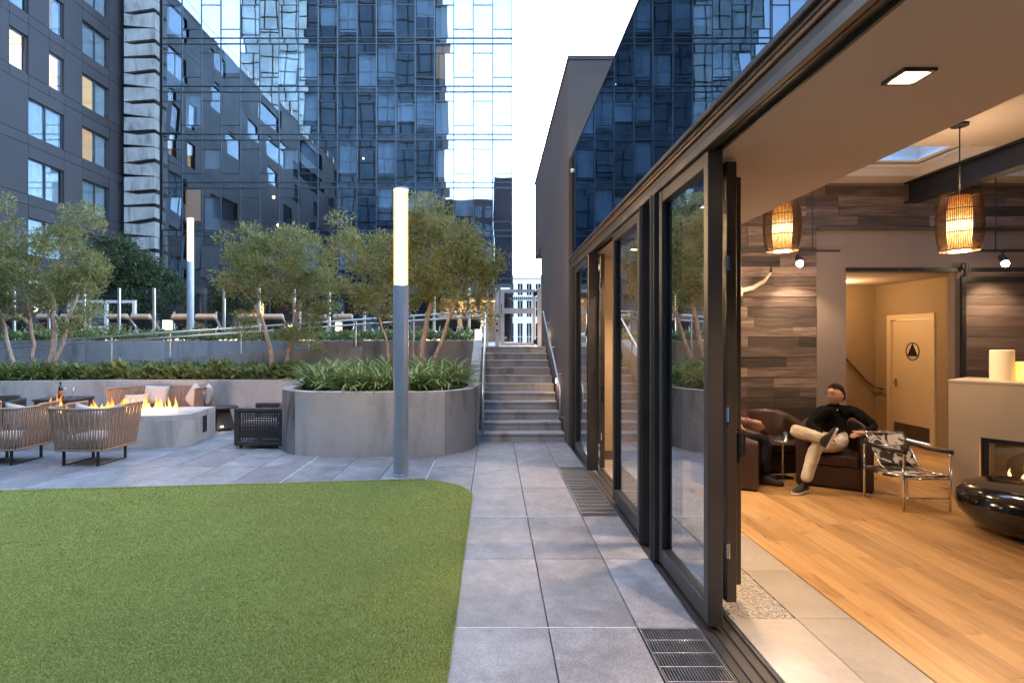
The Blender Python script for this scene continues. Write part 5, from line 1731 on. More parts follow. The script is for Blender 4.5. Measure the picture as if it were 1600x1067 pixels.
lf = MB().box(7.645, 7.69, 9.702, 10.658, .01, 2.198).build('door_leaf', cream, t)
MB().box(7.640, 7.6445, 9.74, 10.62, .02, .28).build('kick_plate', M['bronze_light'], lf)
h = MB(); h.tube([(7.643, 10.57, 1.02), (7.59, 10.57, 1.02)], .012, 8); h.tube([(7.59, 10.58, 1.02), (7.59, 10.44, 1.02)], .010, 8); h.cbox(7.638, 7.6445, 10.54, 10.60, .94, 1.10, .002)
h.build('lever_handle', M['chrome'], lf)
cyz, czz, rad = 10.15, 1.62, .165
sy = MB()
n = 40
for k in range(n):
    a0, a1 = 2 * PI * k / n, 2 * PI * (k + 1) / n
    q = []
    for a, rr_ in ((a0, rad), (a1, rad), (a1, rad - .016), (a0, rad - .016)):
        q.append((7.638, cyz + rr_ * math.cos(a), czz + rr_ * math.sin(a)))
    sy.add(q + [(7.6445, b, c) for _, b, c in q], [(0, 1, 2, 3), (0, 4, 5, 1), (1, 5, 6, 2), (2, 6, 7, 3), (3, 7, 4, 0)])
sy.add([(7.637, cyz - .125, czz - .085), (7.637, cyz + .125, czz - .085), (7.637, cyz, czz + .15), (7.6445, cyz - .125, czz - .085), (7.6445, cyz + .125, czz - .085), (7.6445, cyz, czz + .15)], [(0, 1, 2), (0, 3, 4, 1), (1, 4, 5, 2), (2, 5, 3, 0)])
sy.build('restroom_symbol', M['black'], lf)
t = thing('corridor_handrail', 'dark wooden handrail descending on the corridor back wall', 'handrail', (6.3, 11.05, 1))
MB().tube([(6.2, 11.05, 2.24), (7.0, 11.05, 1.46), (7.42, 11.05, 1.0), (7.52, 11.03, .92), (7.56, 10.98, .89), (7.56, 10.80, .88)], .022, 8).build('rail', plain('dark_wood_rail', (.10, .045, .025), .4), t, smooth=True)
for x, z in ((6.6, 1.83), (7.38, 1.02)): MB().tube([(x, 11.05, z), (x, 11.128, z - .05)], .009, 6).build('bracket', M['chrome'], t)
MB().box(7.02, 7.60, 11.10, 11.128, .0, .14).build('skirting', cream, bpy.data.objects['corridor_wall_back'])

# ================================================================== LIGHTS IN THE LOUNGE
dl_glow = emitter('downlight_glow', (1.0, .80, .50), 16)
LW = (1.0, .68, .42)
for i, y in enumerate((2.56, 5.06, 7.5, .06)):
    t = thing('recessed_downlight', ['square recessed downlight with dark trim in the soffit by the open doorway', 'square recessed downlight in the soffit above the near glass panel', 'square recessed downlight in the soffit near the tan wall', 'square recessed downlight in the soffit farther along the doorway'][i], 'downlight', (1.91, y, HB + .01))
    f = MB(); s, w = .075, .016
    z0, z1 = HB - .004, HB + .0115
    f.box(1.91 - s, 1.91 + s, y - s, y - s + w, z0, z1); f.box(1.91 - s, 1.91 + s, y + s - w, y + s, z0, z1); f.box(1.91 - s, 1.91 - s + w, y - s + w + .0005, y + s - w - .0005, z0, z1); f.box(1.91 + s - w, 1.91 + s, y - s + w + .0005, y + s - w - .0005, z0, z1)
    f.build('trim', M['bronze'], t)
    MB().box(1.91 - s + w + .001, 1.91 + s - w - .001, y - s + w + .001, y + s - w - .001, HB + .004, HB + .0113).build('lens', dl_glow, t)
    lamp('downlight_lamp', 'SPOT', (1.91, y, HB - .01), 150, LW, .06, (0, 0, 0), 110, .8)
# woven lantern pendants
def lantern_mat():
    t = NT('lantern_paper')
    v = t.coord((30, 30, 30))
    n = t.noise(v, 1.2, 4, .7, 1.0)
    tc = t.node("ShaderNodeTexCoord"); sp = t.node("ShaderNodeSeparateXYZ"); t.link(tc.outputs['Generated'], sp.inputs[0])
    hot = t.ramp(sp.outputs[2], [(0.0, (1.0, .42, .08)), (.28, (1.0, .62, .22)), (.45, (1.0, .78, .42)), (.65, (1.0, .45, .10)), (1.0, (.9, .20, .03))])
    st = t.ramp(sp.outputs[2], [(0.0, .35), (.30, .9), (.42, 1.0), (.62, .35), (1.0, .14)])
    e = t.node("ShaderNodeEmission"); t.link(hot, e.inputs[0])
    t.link(t.math('MULTIPLY', t.math('MULTIPLY', st, t.ramp(n, [(.35, .35), (.65, 1.0)])), 2.4 * LS), e.inputs[1])
    return t.done(e)
LP = lantern_mat()
bam = plain('bamboo_rib', (.075, .035, .014), .6, var=.3, nscale=20)
disc = emitter('lantern_bulb', (1, .86, .62), 14)
def pendant(x, y, zc, label):
    t = thing('pendant_lantern', label, 'pendant lamp', (x, y, zc))
    Hh, Rr = .315, .218
    n = 84
    m = MB()
    prof = [(Rr * (0.52 + .48 * math.sin(PI * (.12 + .76 * i / 10)) ** .45), -Hh + 2 * Hh * i / 10) for i in range(11)]
    for k in range(n):
        a = 2 * PI * k / n
        m.tube([(x + r_ * math.cos(a), y + r_ * math.sin(a), zc + z_) for r_, z_ in prof], .0042, 4, cap=False)
    m.build('bamboo_cage', bam, t, kind='stuff')
    m = MB()
    for i in (0, 3, 5, 7, 10):
        r_, z_ = prof[i]
        m.tube([(x + r_ * math.cos(2 * PI * k / 36), y + r_ * math.sin(2 * PI * k / 36), zc + z_) for k in range(37)], .005, 5, cap=False)
    m.build('hoops', bam, t)
    MB().lathe([(.105, -Hh * .95), (.115, -.1), (.115, .12), (.095, Hh * .93)], 28, (x, y, zc)).build('paper_shade', LP, t, smooth=True)
    MB().lathe([(.001, -Hh - .012), (.10, -Hh - .012), (.10, -Hh - .004), (.001, -Hh - .004)], 24, (x, y, zc)).build('bottom_diffuser', disc, t)
    MB().tube([(x, y, zc + Hh * .95), (x, y, CZ - .03)], .006, 6).build('cord', M['black'], t)
    MB().lathe([(.085, CZ - .03 - zc), (.085, CZ - .002 - zc)], 24, (x, y, zc)).build('ceiling_canopy', bs, t)
    lamp('lantern_lamp', 'POINT', (x, y, zc - Hh - .10), 30, LW, .10)
    lamp('lantern_uplight', 'POINT', (x, y, zc + Hh + .12), 8, LW, .10)
pendant(5.21, 6.22, 3.15, 'woven bamboo lantern with orange glow hanging on a cord below the skylight')
pendant(3.66, 7.05, 3.28, 'woven bamboo lantern half hidden by the ceiling edge before the plank wall')
# track lights
spot_glow = emitter('spot_bulb', (1.0, .72, .40), 60)
for i, (x0, x1, z, y, sp) in enumerate(((3.0, 5.10, 3.13, 8.2, (4.50,)), (6.9, 8.6, 3.13, 8.2, (7.50,)))):
    t = thing('track_light', ['black ceiling track rail with a lit spot before the plank wall', 'black ceiling track rail with a lit spot above the barn door'][i], 'track light', ((x0 + x1) / 2, y, z))
    MB().box(x0, x1, y - .018, y + .018, z, z + .03).build('rail', bs, t)
    for x in (x0 + .5, x1 - .4): MB().tube([(x, y, z + .031), (x, y, CZ - .002)], .008, 6).build('stem', bs, t)
    for x in sp:
        MB().tube([(x, y - .0, z - .001), (x, y - .03, z - .10)], .010, 6).build('swivel', bs, t)
        MB().tube([(x, y + .02, z - .06), (x - .02, y - .06, z - .165)], [.04, .055], 16).build('spot_head', bs, t, auto=40)
        MB().lathe([(.001, -.046), (.034, -.034), (.046, 0), (.034, .034), (.001, .046)], 14, (x - .024, y - .072, z - .185)).build('bulb', spot_glow, t, smooth=True)
        lamp('track_lamp', 'SPOT', (x - .04, y - .13, z - .26), 40, LW, .04, Euler((R(22), R(-10), 0)), 95, .6)
# a spot onto the wall skull
lamp('track_lamp', 'SPOT', (3.4, 7.7, 3.0), 40, LW, .03, (Vector((3.55, BW, 2.5)) - Vector((3.4, 7.7, 3.0))).to_track_quat('-Z', 'Y').to_euler(), 60, .7)
t = thing('corridor_downlight', 'round recessed ceiling light in the corridor ceiling', 'downlight', (6.35, 10.4, 2.9))
MB().lathe([(.001, -.006), (.085, -.006), (.085, -.0005), (.001, -.0005)], 24, (6.35, 10.4, 2.902)).build('lens', dl_glow, t)
MB().lathe([(.087, -.010), (.115, -.010), (.115, -.0005), (.087, -.0005), (.087, -.010)], 24, (6.35, 10.4, 2.902)).build('trim', M['white'], t)
lamp('corridor_lamp', 'POINT', (6.35, 10.3, 2.7), 24, (1.0, .60, .27), .08)
# ================================================================== FIREPLACE
stonef = plain('cast_stone', (0.50, 0.42, 0.32), .65, var=.07, nscale=2.0, bump=.08, bscale=80)
fx, fy = 5.33, 6.52
fang = math.atan2(-.53, .39)          # face runs towards the viewer
t = thing('fireplace', 'cast stone fireplace block with a wide recessed black firebox', 'fireplace', (fx, fy, 0))
Mf = Matrix.Translation((fx, fy, 0)) @ Matrix.Rotation(fang, 4, 'Z')   # local +x along the face, +y behind it
fz = 1.345
D_ = .75
m = MB()
m.box(0, .28, 0, D_, 0, fz - .002, Mf); m.box(1.75, 2.1, 0, D_, 0, fz - .002, Mf); m.box(.281, 1.749, 0, D_, .74, fz - .002, Mf); m.box(.281, 1.749, 0, D_, 0, .245, Mf)
m.build('surround', stonef, t)
MB().cbox(-.004, 2.104, -.004, D_, fz - .0015, fz + .03, .004, Mf).build('mantel_top', stonef, t)
m = MB(); m.box(.285, 1.745, .60, .64, .246, .739, Mf); m.box(.282, .30, .13, .60, .246, .739, Mf); m.box(1.73, 1.748, .13, .60, .246, .739, Mf); m.box(.301, 1.729, .14, .60, .246, .27, Mf)
m.build('firebox', M['black'], t)
m = MB(); m.box(.283, .345, .10, .13, .247, .738, Mf); m.box(.346, 1.745, .10, .13, .675, .738, Mf); m.box(.346, 1.745, .10, .13, .247, .285, Mf)
m.build('black_frame', bs, t)
MB().box(.3455, 1.744, .112, .118, .286, .674, Mf).build('fire_glass', M['fence_glass'], t)
c = Mf @ Vector((.62, .34, 0)); c2 = Mf @ Vector((1.2, .34, 0))
fire(c.x, c.y, .275, .5, .20, 10, 61, 'small orange flames inside the lounge fireplace', fang, 'hearth_fire', .4)
lamp('hearth_light', 'POINT', (c.x, c.y, .45), 5, (1, .45, .15), .06)
wax = NT('candle_wax'); wv = wax.coord()
M['wax'] = wax.done(wax.bsdf((.78, .70, .55), .5, 0, .4, emit=(1.0, .55, .18), emit_s=.10 * LS))
wax2 = NT('lit_candle_wax')
M['wax_lit'] = wax2.done(wax2.bsdf((.78, .62, .35), .5, 0, .4, emit=(1.0, .55, .10), emit_s=.35 * LS))
for i, (u, v, r_, h, mm) in enumerate(((.41, .31, .11, .35, 'wax'), (.60, .36, .085, .22, 'wax_lit'))):
    p = Mf @ Vector((u, v, 0))
    t = thing('pillar_candle', ['tall thick cream candle on the fireplace mantel', 'shorter glowing amber candle beside the tall one on the mantel'][i], 'candle', (p.x, p.y, fz + .03))
    MB().lathe([(r_, 0), (r_, h - .008), (r_ - .008, h), (r_ - .016, h), (r_ - .03, h - .03), (.001, h - .035)], 28, (p.x, p.y, fz + .03)).build('wax', M[mm], t, auto=40)
    MB().tube([(p.x, p.y, fz + .03 + h - .04), (p.x, p.y, fz + .03 + h - .01)], .002, 5).build('wick', M['black'], t)

# ================================================================== BLACK PEBBLE TABLE
gl = NT('black_lacquer')
M['lacquer'] = gl.done(gl.bsdf((.006, .006, .007), .13, 0, .5, coat=.3))
t = thing('pebble_table', 'glossy black pebble shaped low table in front of the fireplace', 'table', (5.17, 5.22, 0))
prof = [(.001, .0), (.28, .0), (.43, .03), (.55, .09), (.63, .18), (.66, .27), (.645, .35), (.59, .415), (.50, .45), (.36, .468), (.18, .475), (.001, .477)]
MB().lathe(prof, 56, (5.17, 5.22, 0)).build('body', M['lacquer'], t, smooth=True)

# ================================================================== TUB CHAIRS
leather = plain('brown_leather', (0.050, 0.025, 0.018), .38, 0, .5, var=.25, nscale=6, bump=.12, bscale=90)
def tub_chair(loc, rotz, label, w=.82, d=.80, h=.80):
    """rounded tub: opening at local -y"""
    t = thing('tub_chair', label, 'armchair', loc, rotz)
    n = 26
    ro, th = w / 2, .13
    def ring(r, dz, grow=1.0):
        pts = [(-r, -d * .52)]
        for k in range(n + 1):
            a = PI - PI * k / n
            pts.append((r * math.cos(a), (d - ro - .0) * 0 + .02 + r * math.sin(a) * .98))
        pts.append((r, -d * .52))
        return pts
    outer = ring(ro, 0); inner = ring(ro - th, 0)
    def topz(p):
        f = min(1, max(0, (p[1] + d * .52) / (d * .9)))
        return .60 + (h - .60) * f ** 1.1
    vs, fs = [], []
    N = len(outer)
    for po, pi in zip(outer, inner):
        zt = topz(po)
        pm = ((po[0] + pi[0]) / 2, (po[1] + pi[1]) / 2)
        l = [(*po, .03), (po[0] * .99, po[1] * .99, .02), (*po, zt - .05)]
        q = lambda f: (po[0] + (pi[0] - po[0]) * f, po[1] + (pi[1] - po[1]) * f)
        sec = [(*po, .025), (*po, zt - .055), (*q(.12), zt - .018), (*q(.35), zt), (*q(.65), zt), (*q(.88), zt - .018), (*pi, zt - .055), (*pi, .025)]
        vs += sec
    K = 8
    for i in range(N - 1):
        for k in range(K):
            a, b = i * K + k, i * K + (k + 1) % K
            fs.append((a, b, b + K, a + K))
    fs.append(tuple(range(K))); fs.append(tuple((N - 1) * K + k for k in range(K - 1, -1, -1)))
    m = MB(); m.add(vs, fs); m.build('shell', leather, t, local=True, auto=50)
    m = MB()
    sp = [(p[0] * .985, p[1] * .985) for p in inner]
    sp = [(-ro + th + .003, -d * .52 + .006)] + [(p[0] * .99, p[1] * .99) for p in inner[1:-1]] + [(ro - th - .003, -d * .52 + .006)]
    m.prism(sp, .03, .27); m.build('seat_base', leather, t, local=True)
    m = MB()
    m.prism([(p[0] * .985, p[1] * .985 - .004) for p in sp], .272, .41)
    m.build('seat_cushion', leather, t, local=True, bevel=.03)
    m = MB(); m.prism([(p[0] * .96, p[1] * .96) for p in outer], .0, .024); m.build('plinth', M['black'], t, local=True)
    return t
tub_chair((4.42, 7.22, 0), R(-32), 'brown leather tub chair in which the man in dark sweater sits')
tub_chair((3.02, 7.28, 0), R(62), 'brown leather tub chair turned away, holding the person in plaid sleeve')
tub_chair((4.02, 8.08, 0), R(4), 'empty brown leather tub chair with bright rim against the plank wall')
# round side table with a drinking glass
t = thing('small_round_table', 'small round table with chrome stem between the tub chairs', 'side table', (3.86, 7.42, 0))
MB().lathe([(.001, .50), (.20, .50), (.205, .51), (.20, .52), (.001, .52)], 28, (3.86, 7.42, 0)).build('table_top', M['chrome'], t, auto=40)
MB().lathe([(.13, 0), (.13, .012), (.015, .02), (.015, .499)], 20, (3.86, 7.42, 0)).build('stem', M['chrome'], t, auto=40)
t = thing('drinking_glass', 'clear tumbler standing on the small round table', 'glass', (3.88, 7.38, .52))
MB().lathe([(.03, 0), (.036, .10), (.033, .10), (.028, .008), (.001, .008)], 16, (3.88, 7.38, .521)).build('tumbler', cg, t, smooth=True)

# ================================================================== COWHIDE SLING CHAIR
def cow_mat():
    t = NT('cowhide')
    v = t.coord((1, 1, 1))
    n = t.noise(v, 7.5, 3, .6, .8)
    col = t.ramp(n, [(.47, (.62, .58, .52)), (.50, (.02, .012, .009))])
    return t.done(t.bsdf(col, .7, 0, .3, t.bump(t.noise(v, 200, 2), .2, .003), sheen=.3))
COW = cow_mat()
t = thing('cowhide_sling_chair', 'chrome tube sling chair with black and white cowhide seat and back', 'armchair', (4.63, 6.25, 0))
xa, xb, yf, yr = 4.40, 4.90, 5.97, 6.53
za = .635
for x, y in ((xa, yf), (xb, yf), (xa - .05, yr), (xb - .05, yr)):
    MB().tube([(x, y, 0), (x, y, za - .02)], .0125, 10).build('leg', M['chrome'], t, smooth=True)
m = MB()
m.tube([(xa, yf, .14), (xb, yf, .14)], .010, 8); m.tube([(xa, yf, .345), (xb, yf, .345)], .010, 8); m.tube([(xa - .05, yr, .345), (xb - .05, yr, .345)], .010, 8)
for a, b in ((xa, xa - .05), (xb, xb - .05)): m.tube([(a, yf, .365), (b, yr, .365)], .010, 8)
m.build('seat_frame', M['chrome'], t, smooth=True)
bl = plain('black_leather_strap', (.015, .012, .011), .4)
for a, b in ((xa, xa - .05), (xb, xb - .05)):
    m = MB(); m.tube([(a - .0, yf - .03, za + .005), ((a + b) / 2, (yf + yr) / 2, za - .012), (b, yr + .03, za + .01)], [.024, .020, .018], 10); m.build('arm_strap', bl, t, smooth=True)
    m = MB(); m.tube([(a, yf - .035, za - .02), (b, yr + .05, za - .012)], .009, 8); m.build('arm_tube', M['chrome'], t)
# seat sling, slightly sagging
m = MB(); nx, ny = 8, 8
g = {}
for i in range(nx + 1):
    for j in range(ny + 1):
        u, v = i / nx, j / ny
        x = xa + (xb - xa) * u - .05 * v; y = yf + (yr - yf) * v
        z = .385 - .035 * math.sin(PI * v) * (1 - .3 * abs(u - .5)) - .02 * v
        g[i, j] = (x + .012 * (1 if u < .5 else -1) * 0, y, z)
vs, fs = [], []
for lay in (0, 1):
    for i in range(nx + 1):
        for j in range(ny + 1):
            p = g[i, j]; vs.append((p[0], p[1], p[2] - .022 * lay))
N1 = (nx + 1) * (ny + 1)
id_ = lambda i, j, l=0: l * N1 + i * (ny + 1) + j
for i in range(nx):
    for j in range(ny):
        fs.append((id_(i, j), id_(i + 1, j), id_(i + 1, j + 1), id_(i, j + 1))); fs.append((id_(i, j + 1, 1), id_(i + 1, j + 1, 1), id_(i + 1, j, 1), id_(i, j, 1)))
for i in range(nx):
    fs.append((id_(i, 0, 1), id_(i + 1, 0, 1), id_(i + 1, 0), id_(i, 0))); fs.append((id_(i, ny), id_(i + 1, ny), id_(i + 1, ny, 1), id_(i, ny, 1)))
for j in range(ny):
    fs.append((id_(0, j), id_(0, j + 1), id_(0, j + 1, 1), id_(0, j, 1))); fs.append((id_(nx, j, 1), id_(nx, j + 1, 1), id_(nx, j + 1), id_(nx, j)))
m.add(vs, fs); m.build('seat_sling', COW, t, smooth=False)
# tilting back sling with tube frame
bx0, bx1 = xa + .03, xb - .06
pb_, pt_ = Vector((0, 6.34, .40)), Vector((0, 6.60, .735))
m = MB()
vs, fs = [], []
K = 8
for i in range(K + 1):
    for j in range(K + 1):
        u, v = i / K, j / K
        p = pb_.lerp(pt_, v)
        sag = .035 * math.sin(PI * u) * (.5 + .5 * v)
        for lay in (0, 1):
            vs.append((bx0 + (bx1 - bx0) * u, p.y + sag * .7 + lay * .016, p.z - sag * .2 + lay * .008))
q = lambda i, j, l: (i * (K + 1) + j) * 2 + l
for i in range(K):
    for j in range(K):
        fs.append((q(i, j, 0), q(i + 1, j, 0), q(i + 1, j + 1, 0), q(i, j + 1, 0))); fs.append((q(i, j + 1, 1), q(i + 1, j + 1, 1), q(i + 1, j, 1), q(i, j, 1)))
for i in range(K):
    fs.append((q(i, K, 0), q(i + 1, K, 0), q(i + 1, K, 1), q(i, K, 1))); fs.append((q(i, 0, 1), q(i + 1, 0, 1), q(i + 1, 0, 0), q(i, 0, 0)))
m.add(vs, fs); m.build('back_sling', COW, t, smooth=True)
m = MB()
for x in (bx0 - .012, bx1 + .012):
    m.tube([(x, 6.28, .395), (x, 6.36, .42), (x, 6.61, .745)], .009, 8)
m.tube([(bx0 - .03, 6.615, .745), (bx1 + .03, 6.615, .745)], .009, 8)
m.tube([(xa - .04, 6.47, .615), (xb - .04, 6.47, .615)], .009, 8)
m.build('back_frame', M['chrome'], t, smooth=True)

# ================================================================== LONGHORN SKULL ON THE PLANK WALL
bone = plain('bone', (.52, .46, .36), .6, var=.2, nscale=12, bump=.2, bscale=40)
t = thing('longhorn_skull', 'mounted longhorn skull with curved pale horns on the plank wall', 'skull', (3.72, BW - .1, 2.2))
sx_, sz_ = 3.66, 2.52
MB().lathe([(.02, -.42), (.07, -.40), (.085, -.25), (.10, -.10), (.15, .0), (.15, .09), (.10, .15), (.02, .165)], 14, (sx_, BW - .11, sz_), 1.0, .55).build('skull', bone, t, smooth=True)
for s in (-1, 1):
    pts = [(sx_ + s * .12, BW - .11, sz_ + .06), (sx_ + s * .28, BW - .13, sz_ + .10), (sx_ + s * .44, BW - .17, sz_ + .20), (sx_ + s * .53, BW - .19, sz_ + .33), (sx_ + s * .55, BW - .19, sz_ + .47)]
    h = MB(); h.tube(pts, [.042, .038, .030, .019, .004], 12); h.build('horn', bone, t, smooth=True)
    h = MB(); h.tube([pts[3], pts[4]], [.0196, .0045], 12); h.build('horn_tip', bl, t, smooth=True)
    h = MB(); h.lathe([(.001, -.012), (.028, 0), (.001, .012)], 10, (sx_ + s * .085, BW - .185, sz_ - .03)); h.build('eye_socket', M['black'], t, smooth=True)
# ================================================================== PEOPLE
skin_m = plain('skin', (.58, .35, .25), .5, 0, .4, var=.08, nscale=20)
def skin_body(name, joints, bones, root, mats, zones, parent, sub=3):
    """joints: {name: (pos, rx, ry)}; zones: bone -> material index"""
    names = list(joints)
    idx = {n: i for i, n in enumerate(names)}
    me = bpy.data.meshes.new(name)
    me.from_pydata([joints[n][0] for n in names], [(idx[a], idx[b]) for a, b in bones], [])
    o = bpy.data.objects.new(name, me)
    COL.objects.link(o)
    md = o.modifiers.new('skin', 'SKIN'); md.use_smooth_shade = True; md.branch_smoothing = .5
    sv = me.skin_vertices[0].data
    for n in names:
        sv[idx[n]].radius = (joints[n][1], joints[n][2])
        sv[idx[n]].use_root = (n == root)
    ms = o.modifiers.new('sub', 'SUBSURF'); ms.levels = sub; ms.render_levels = sub
    dg = bpy.context.evaluated_depsgraph_get()
    out = bpy.data.meshes.new_from_object(o.evaluated_get(dg))
    bpy.data.objects.remove(o)
    for m_ in mats: out.materials.append(m_)
    segs = [(Vector(joints[a][0]), Vector(joints[b][0]), zones[i], max(joints[a][1], joints[b][1])) for i, (a, b) in enumerate(bones)]
    for p in out.polygons:
        c = p.center
        best, bz = 1e9, 0
        for a, b, z, r in segs:
            ab = b - a
            f = max(0, min(1, (c - a).dot(ab) / max(1e-9, ab.length_squared)))
            d = (c - (a + ab * f)).length - r * .6
            if d < best: best, bz = d, z
        p.material_index = bz
        p.use_smooth = True
    return out
def head_mesh(mb, c, s, yaw, pitch):
    """head from a shaped grid: face at local -y. s = head height"""
    Mh = Matrix.Translation(c) @ Matrix.Rotation(yaw, 4, 'Z') @ Matrix.Rotation(pitch, 4, 'X')
    nu, nv = 28, 20
    vs, fs = [], []
    for j in range(nv + 1):
        v = PI * j / nv
        for i in range(nu):
            u = 2 * PI * i / nu
            x, y, z = math.sin(v) * math.cos(u), math.sin(v) * math.sin(u), math.cos(v)
            w = .37 if z > -.2 else .37 - .12 * (-.2 - z)
            px, py_, pz = x * w, y * (.44 if y > 0 else .42), z * .5
            if z < -.25: py_ += (-.02 if y < 0 else -.10) * (-z - .25)
            fr = max(0, -y)
            if y < 0:
                py_ -= .085 * math.exp(-((px / .055) ** 2)) * math.exp(-((pz + .06) / .075) ** 2) * fr     # nose
                py_ += .035 * (math.exp(-(((px - .14) / .07) ** 2)) + math.exp(-(((px + .14) / .07) ** 2))) * math.exp(-((pz - .04) / .05) ** 2)   # eye sockets
                py_ -= .022 * math.exp(-((px / .13) ** 2)) * math.exp(-((pz + .235) / .03) ** 2)    # lips
                py_ += .016 * math.exp(-((px / .15) ** 2)) * math.exp(-((pz + .30) / .03) ** 2)
                py_ -= .03 * math.exp(-((px / .12) ** 2)) * math.exp(-((pz + .40) / .07) ** 2)      # chin
            vs.append(Mh @ (Vector((px, py_, pz)) * s))
    for j in range(nv):
        for i in range(nu):
            a, b = j * nu + i, j * nu + (i + 1) % nu
            fs.append((a, a + nu, b + nu, b))
    mb.add(vs, fs)
    for sgn in (-1, 1):      # ears
        e = MB(); e.lathe([(.002, -.10), (.05, -.06), (.065, .0), (.06, .06), (.002, .10)], 8, (0, 0, 0), .35, 1.0)
        mb.add([Mh @ ((Vector(p) + Vector((sgn * .375, .03, -.02))) * s) for p in e.v], e.f)
    return Mh
def hand_mesh(mb, wrist, dirv, up, L=.19, curl=.6, side=1):
    """palm plus five bent fingers; dirv along the hand, up = back of the hand"""
    d = Vector(dirv).normalized(); n = Vector(up); n = (n - d * n.dot(d)).normalized(); s = d.cross(n) * side
    w = Vector(wrist)
    pl = L * .52
    mb.tube([w - d * .02, w + d * pl * .35, w + d * pl * .8, w + d * pl], [.026, .036, .040, .030], 10)
    for k, (off, ln) in enumerate(((-.030, .80), (-.010, .94), (.010, 1.0), (.028, .88))):
        p = w + d * pl * .92 + s * off
        l = L * .45 * ln
        a1, a2, a3 = curl * .5, curl * 1.1, curl * 1.5
        q = [p]
        for a, f in ((a1, .42), (a2, .33), (a3, .25)):
            q.append(q[-1] + (d * math.cos(a) - n * math.sin(a)) * l * f)
        mb.tube(q, [.0100, .0095, .0085, .006], 7)
    p = w + d * pl * .3 + s * .034
    t1 = (d * .7 + s * .7).normalized()
    mb.tube([p - t1 * .01, p + t1 * .035, p + t1 * .055 + d * .02], [.013, .011, .008], 7)
def shoe(mb_up, mb_sole, heel, toe, up, s=1.0):
    h, t_ = Vector(heel), Vector(toe)
    d = (t_ - h).normalized(); n = Vector(up); n = (n - d * n.dot(d)).normalized(); sd_ = d.cross(n)
    L = (t_ - h).length
    sec = [(0, .030, .060), (.08, .038, .085), (.25, .038, .10), (.42, .040, .085), (.60, .046, .060), (.80, .047, .045), (.94, .036, .036), (1.0, .012, .02)]
    vs, fs = [], []
    n_ = 10
    for f, w, hh in sec:
        c = h + d * L * f
        for k in range(n_):
            a = PI * k / (n_ - 1)
            vs.append(c + sd_ * w * math.cos(a) + n * (.018 + hh * math.sin(a)))
    for i in range(len(sec) - 1):
        for k in range(n_ - 1):
            a = i * n_ + k
            fs.append((a, a + 1, a + 1 + n_, a + n_))
    fs.append(tuple(range(n_ - 1, -1, -1)))
    mb_up.add(vs, fs)
    vs, fs = [], []
    for f, w, hh in sec:
        c = h + d * L * f
        for sx, z in ((-1, 0), (1, 0), (1, .024), (-1, .024)):
            vs.append(c + sd_ * (w + .005) * sx + n * z)
    for i in range(len(sec) - 1):
        for k in range(4):
            a, b = i * 4 + k, i * 4 + (k + 1) % 4
            fs.append((a, b, b + 4, a + 4))
    fs += [(3, 2, 1, 0), tuple((len(sec) - 1) * 4 + k for k in range(4))]
    mb_sole.add(vs, fs)

def person(label, base, J, mats, yaw, pitch, hs, extra):
    t = thing('person', label, 'person', base)
    bones = [('pelvis', 'belly'), ('belly', 'chest'), ('chest', 'neck'), ('neck', 'skull'),
             ('chest', 'sho_l'), ('sho_l', 'elb_l'), ('elb_l', 'wri_l'), ('chest', 'sho_r'), ('sho_r', 'elb_r'), ('elb_r', 'wri_r'),
             ('pelvis', 'hip_l'), ('hip_l', 'kne_l'), ('kne_l', 'ank_l'), ('pelvis', 'hip_r'), ('hip_r', 'kne_r'), ('kne_r', 'ank_r')]
    zones = [1, 1, 1, 0, 1, 1, 1, 1, 1, 1, 2, 2, 2, 2, 2, 2]
    if extra.get('bare'):
        zones[6] = zones[9] = 1
    rad = dict(pelvis=(.165, .14), belly=(.172, .135), chest=(.175, .13), neck=(.058, .058), skull=(.055, .055),
               sho_l=(.082, .082), elb_l=(.060, .060), wri_l=(.034, .034), sho_r=(.082, .082), elb_r=(.060, .060), wri_r=(.034, .034),
               hip_l=(.105, .105), kne_l=(.080, .080), ank_l=(.066, .066), hip_r=(.105, .105), kne_r=(.080, .080), ank_r=(.066, .066))
    JJ = {k: (J[k], *rad[k]) for k in rad}
    me = skin_body('body', JJ, bones, 'pelvis', mats, zones, t)
    # head, hands joined to the same mesh
    mb = MB()
    hc = Vector(J['head'])
    Mh = head_mesh(mb, hc, hs, yaw, pitch)
    for side, wr in ((1, 'wri_l'), (-1, 'wri_r')):
        e = Vector(J['elb' + wr[3:]]); w = Vector(J[wr])
        hand_mesh(mb, w, extra['hand' + wr[3:]], extra.get('up' + wr[3:], (0, 0, 1)), .185, .55, side)
    bm = bmesh.new(); bm.from_mesh(me)
    off = len(bm.verts)
    vv = [bm.verts.new(p) for p in mb.v]
    for f in mb.f:
        try:
            nf = bm.faces.new([vv[i] for i in f]); nf.material_index = 0; nf.smooth = True
        except ValueError: pass
    bmesh.ops.translate(bm, verts=bm.verts, vec=-Vector(base))
    bm.to_mesh(me); bm.free()
    # cloth folds: displace clothing slightly along the normals
    me.calc_loop_triangles() if False else None
    cloth = set()
    for p in me.polygons:
        if p.material_index in (1, 2): cloth.update(p.vertices)
    for i in cloth:
        v = me.vertices[i]
        q = v.co + Vector(base)
        d_ = noise.noise((q.x * 11, q.y * 11, q.z * 16)) * .008 + noise.noise((q.x * 26, q.y * 26, q.z * 34)) * .004
        v.co = v.co + v.normal * d_
    body = link_mesh('body', me, t)
    return t, Mh

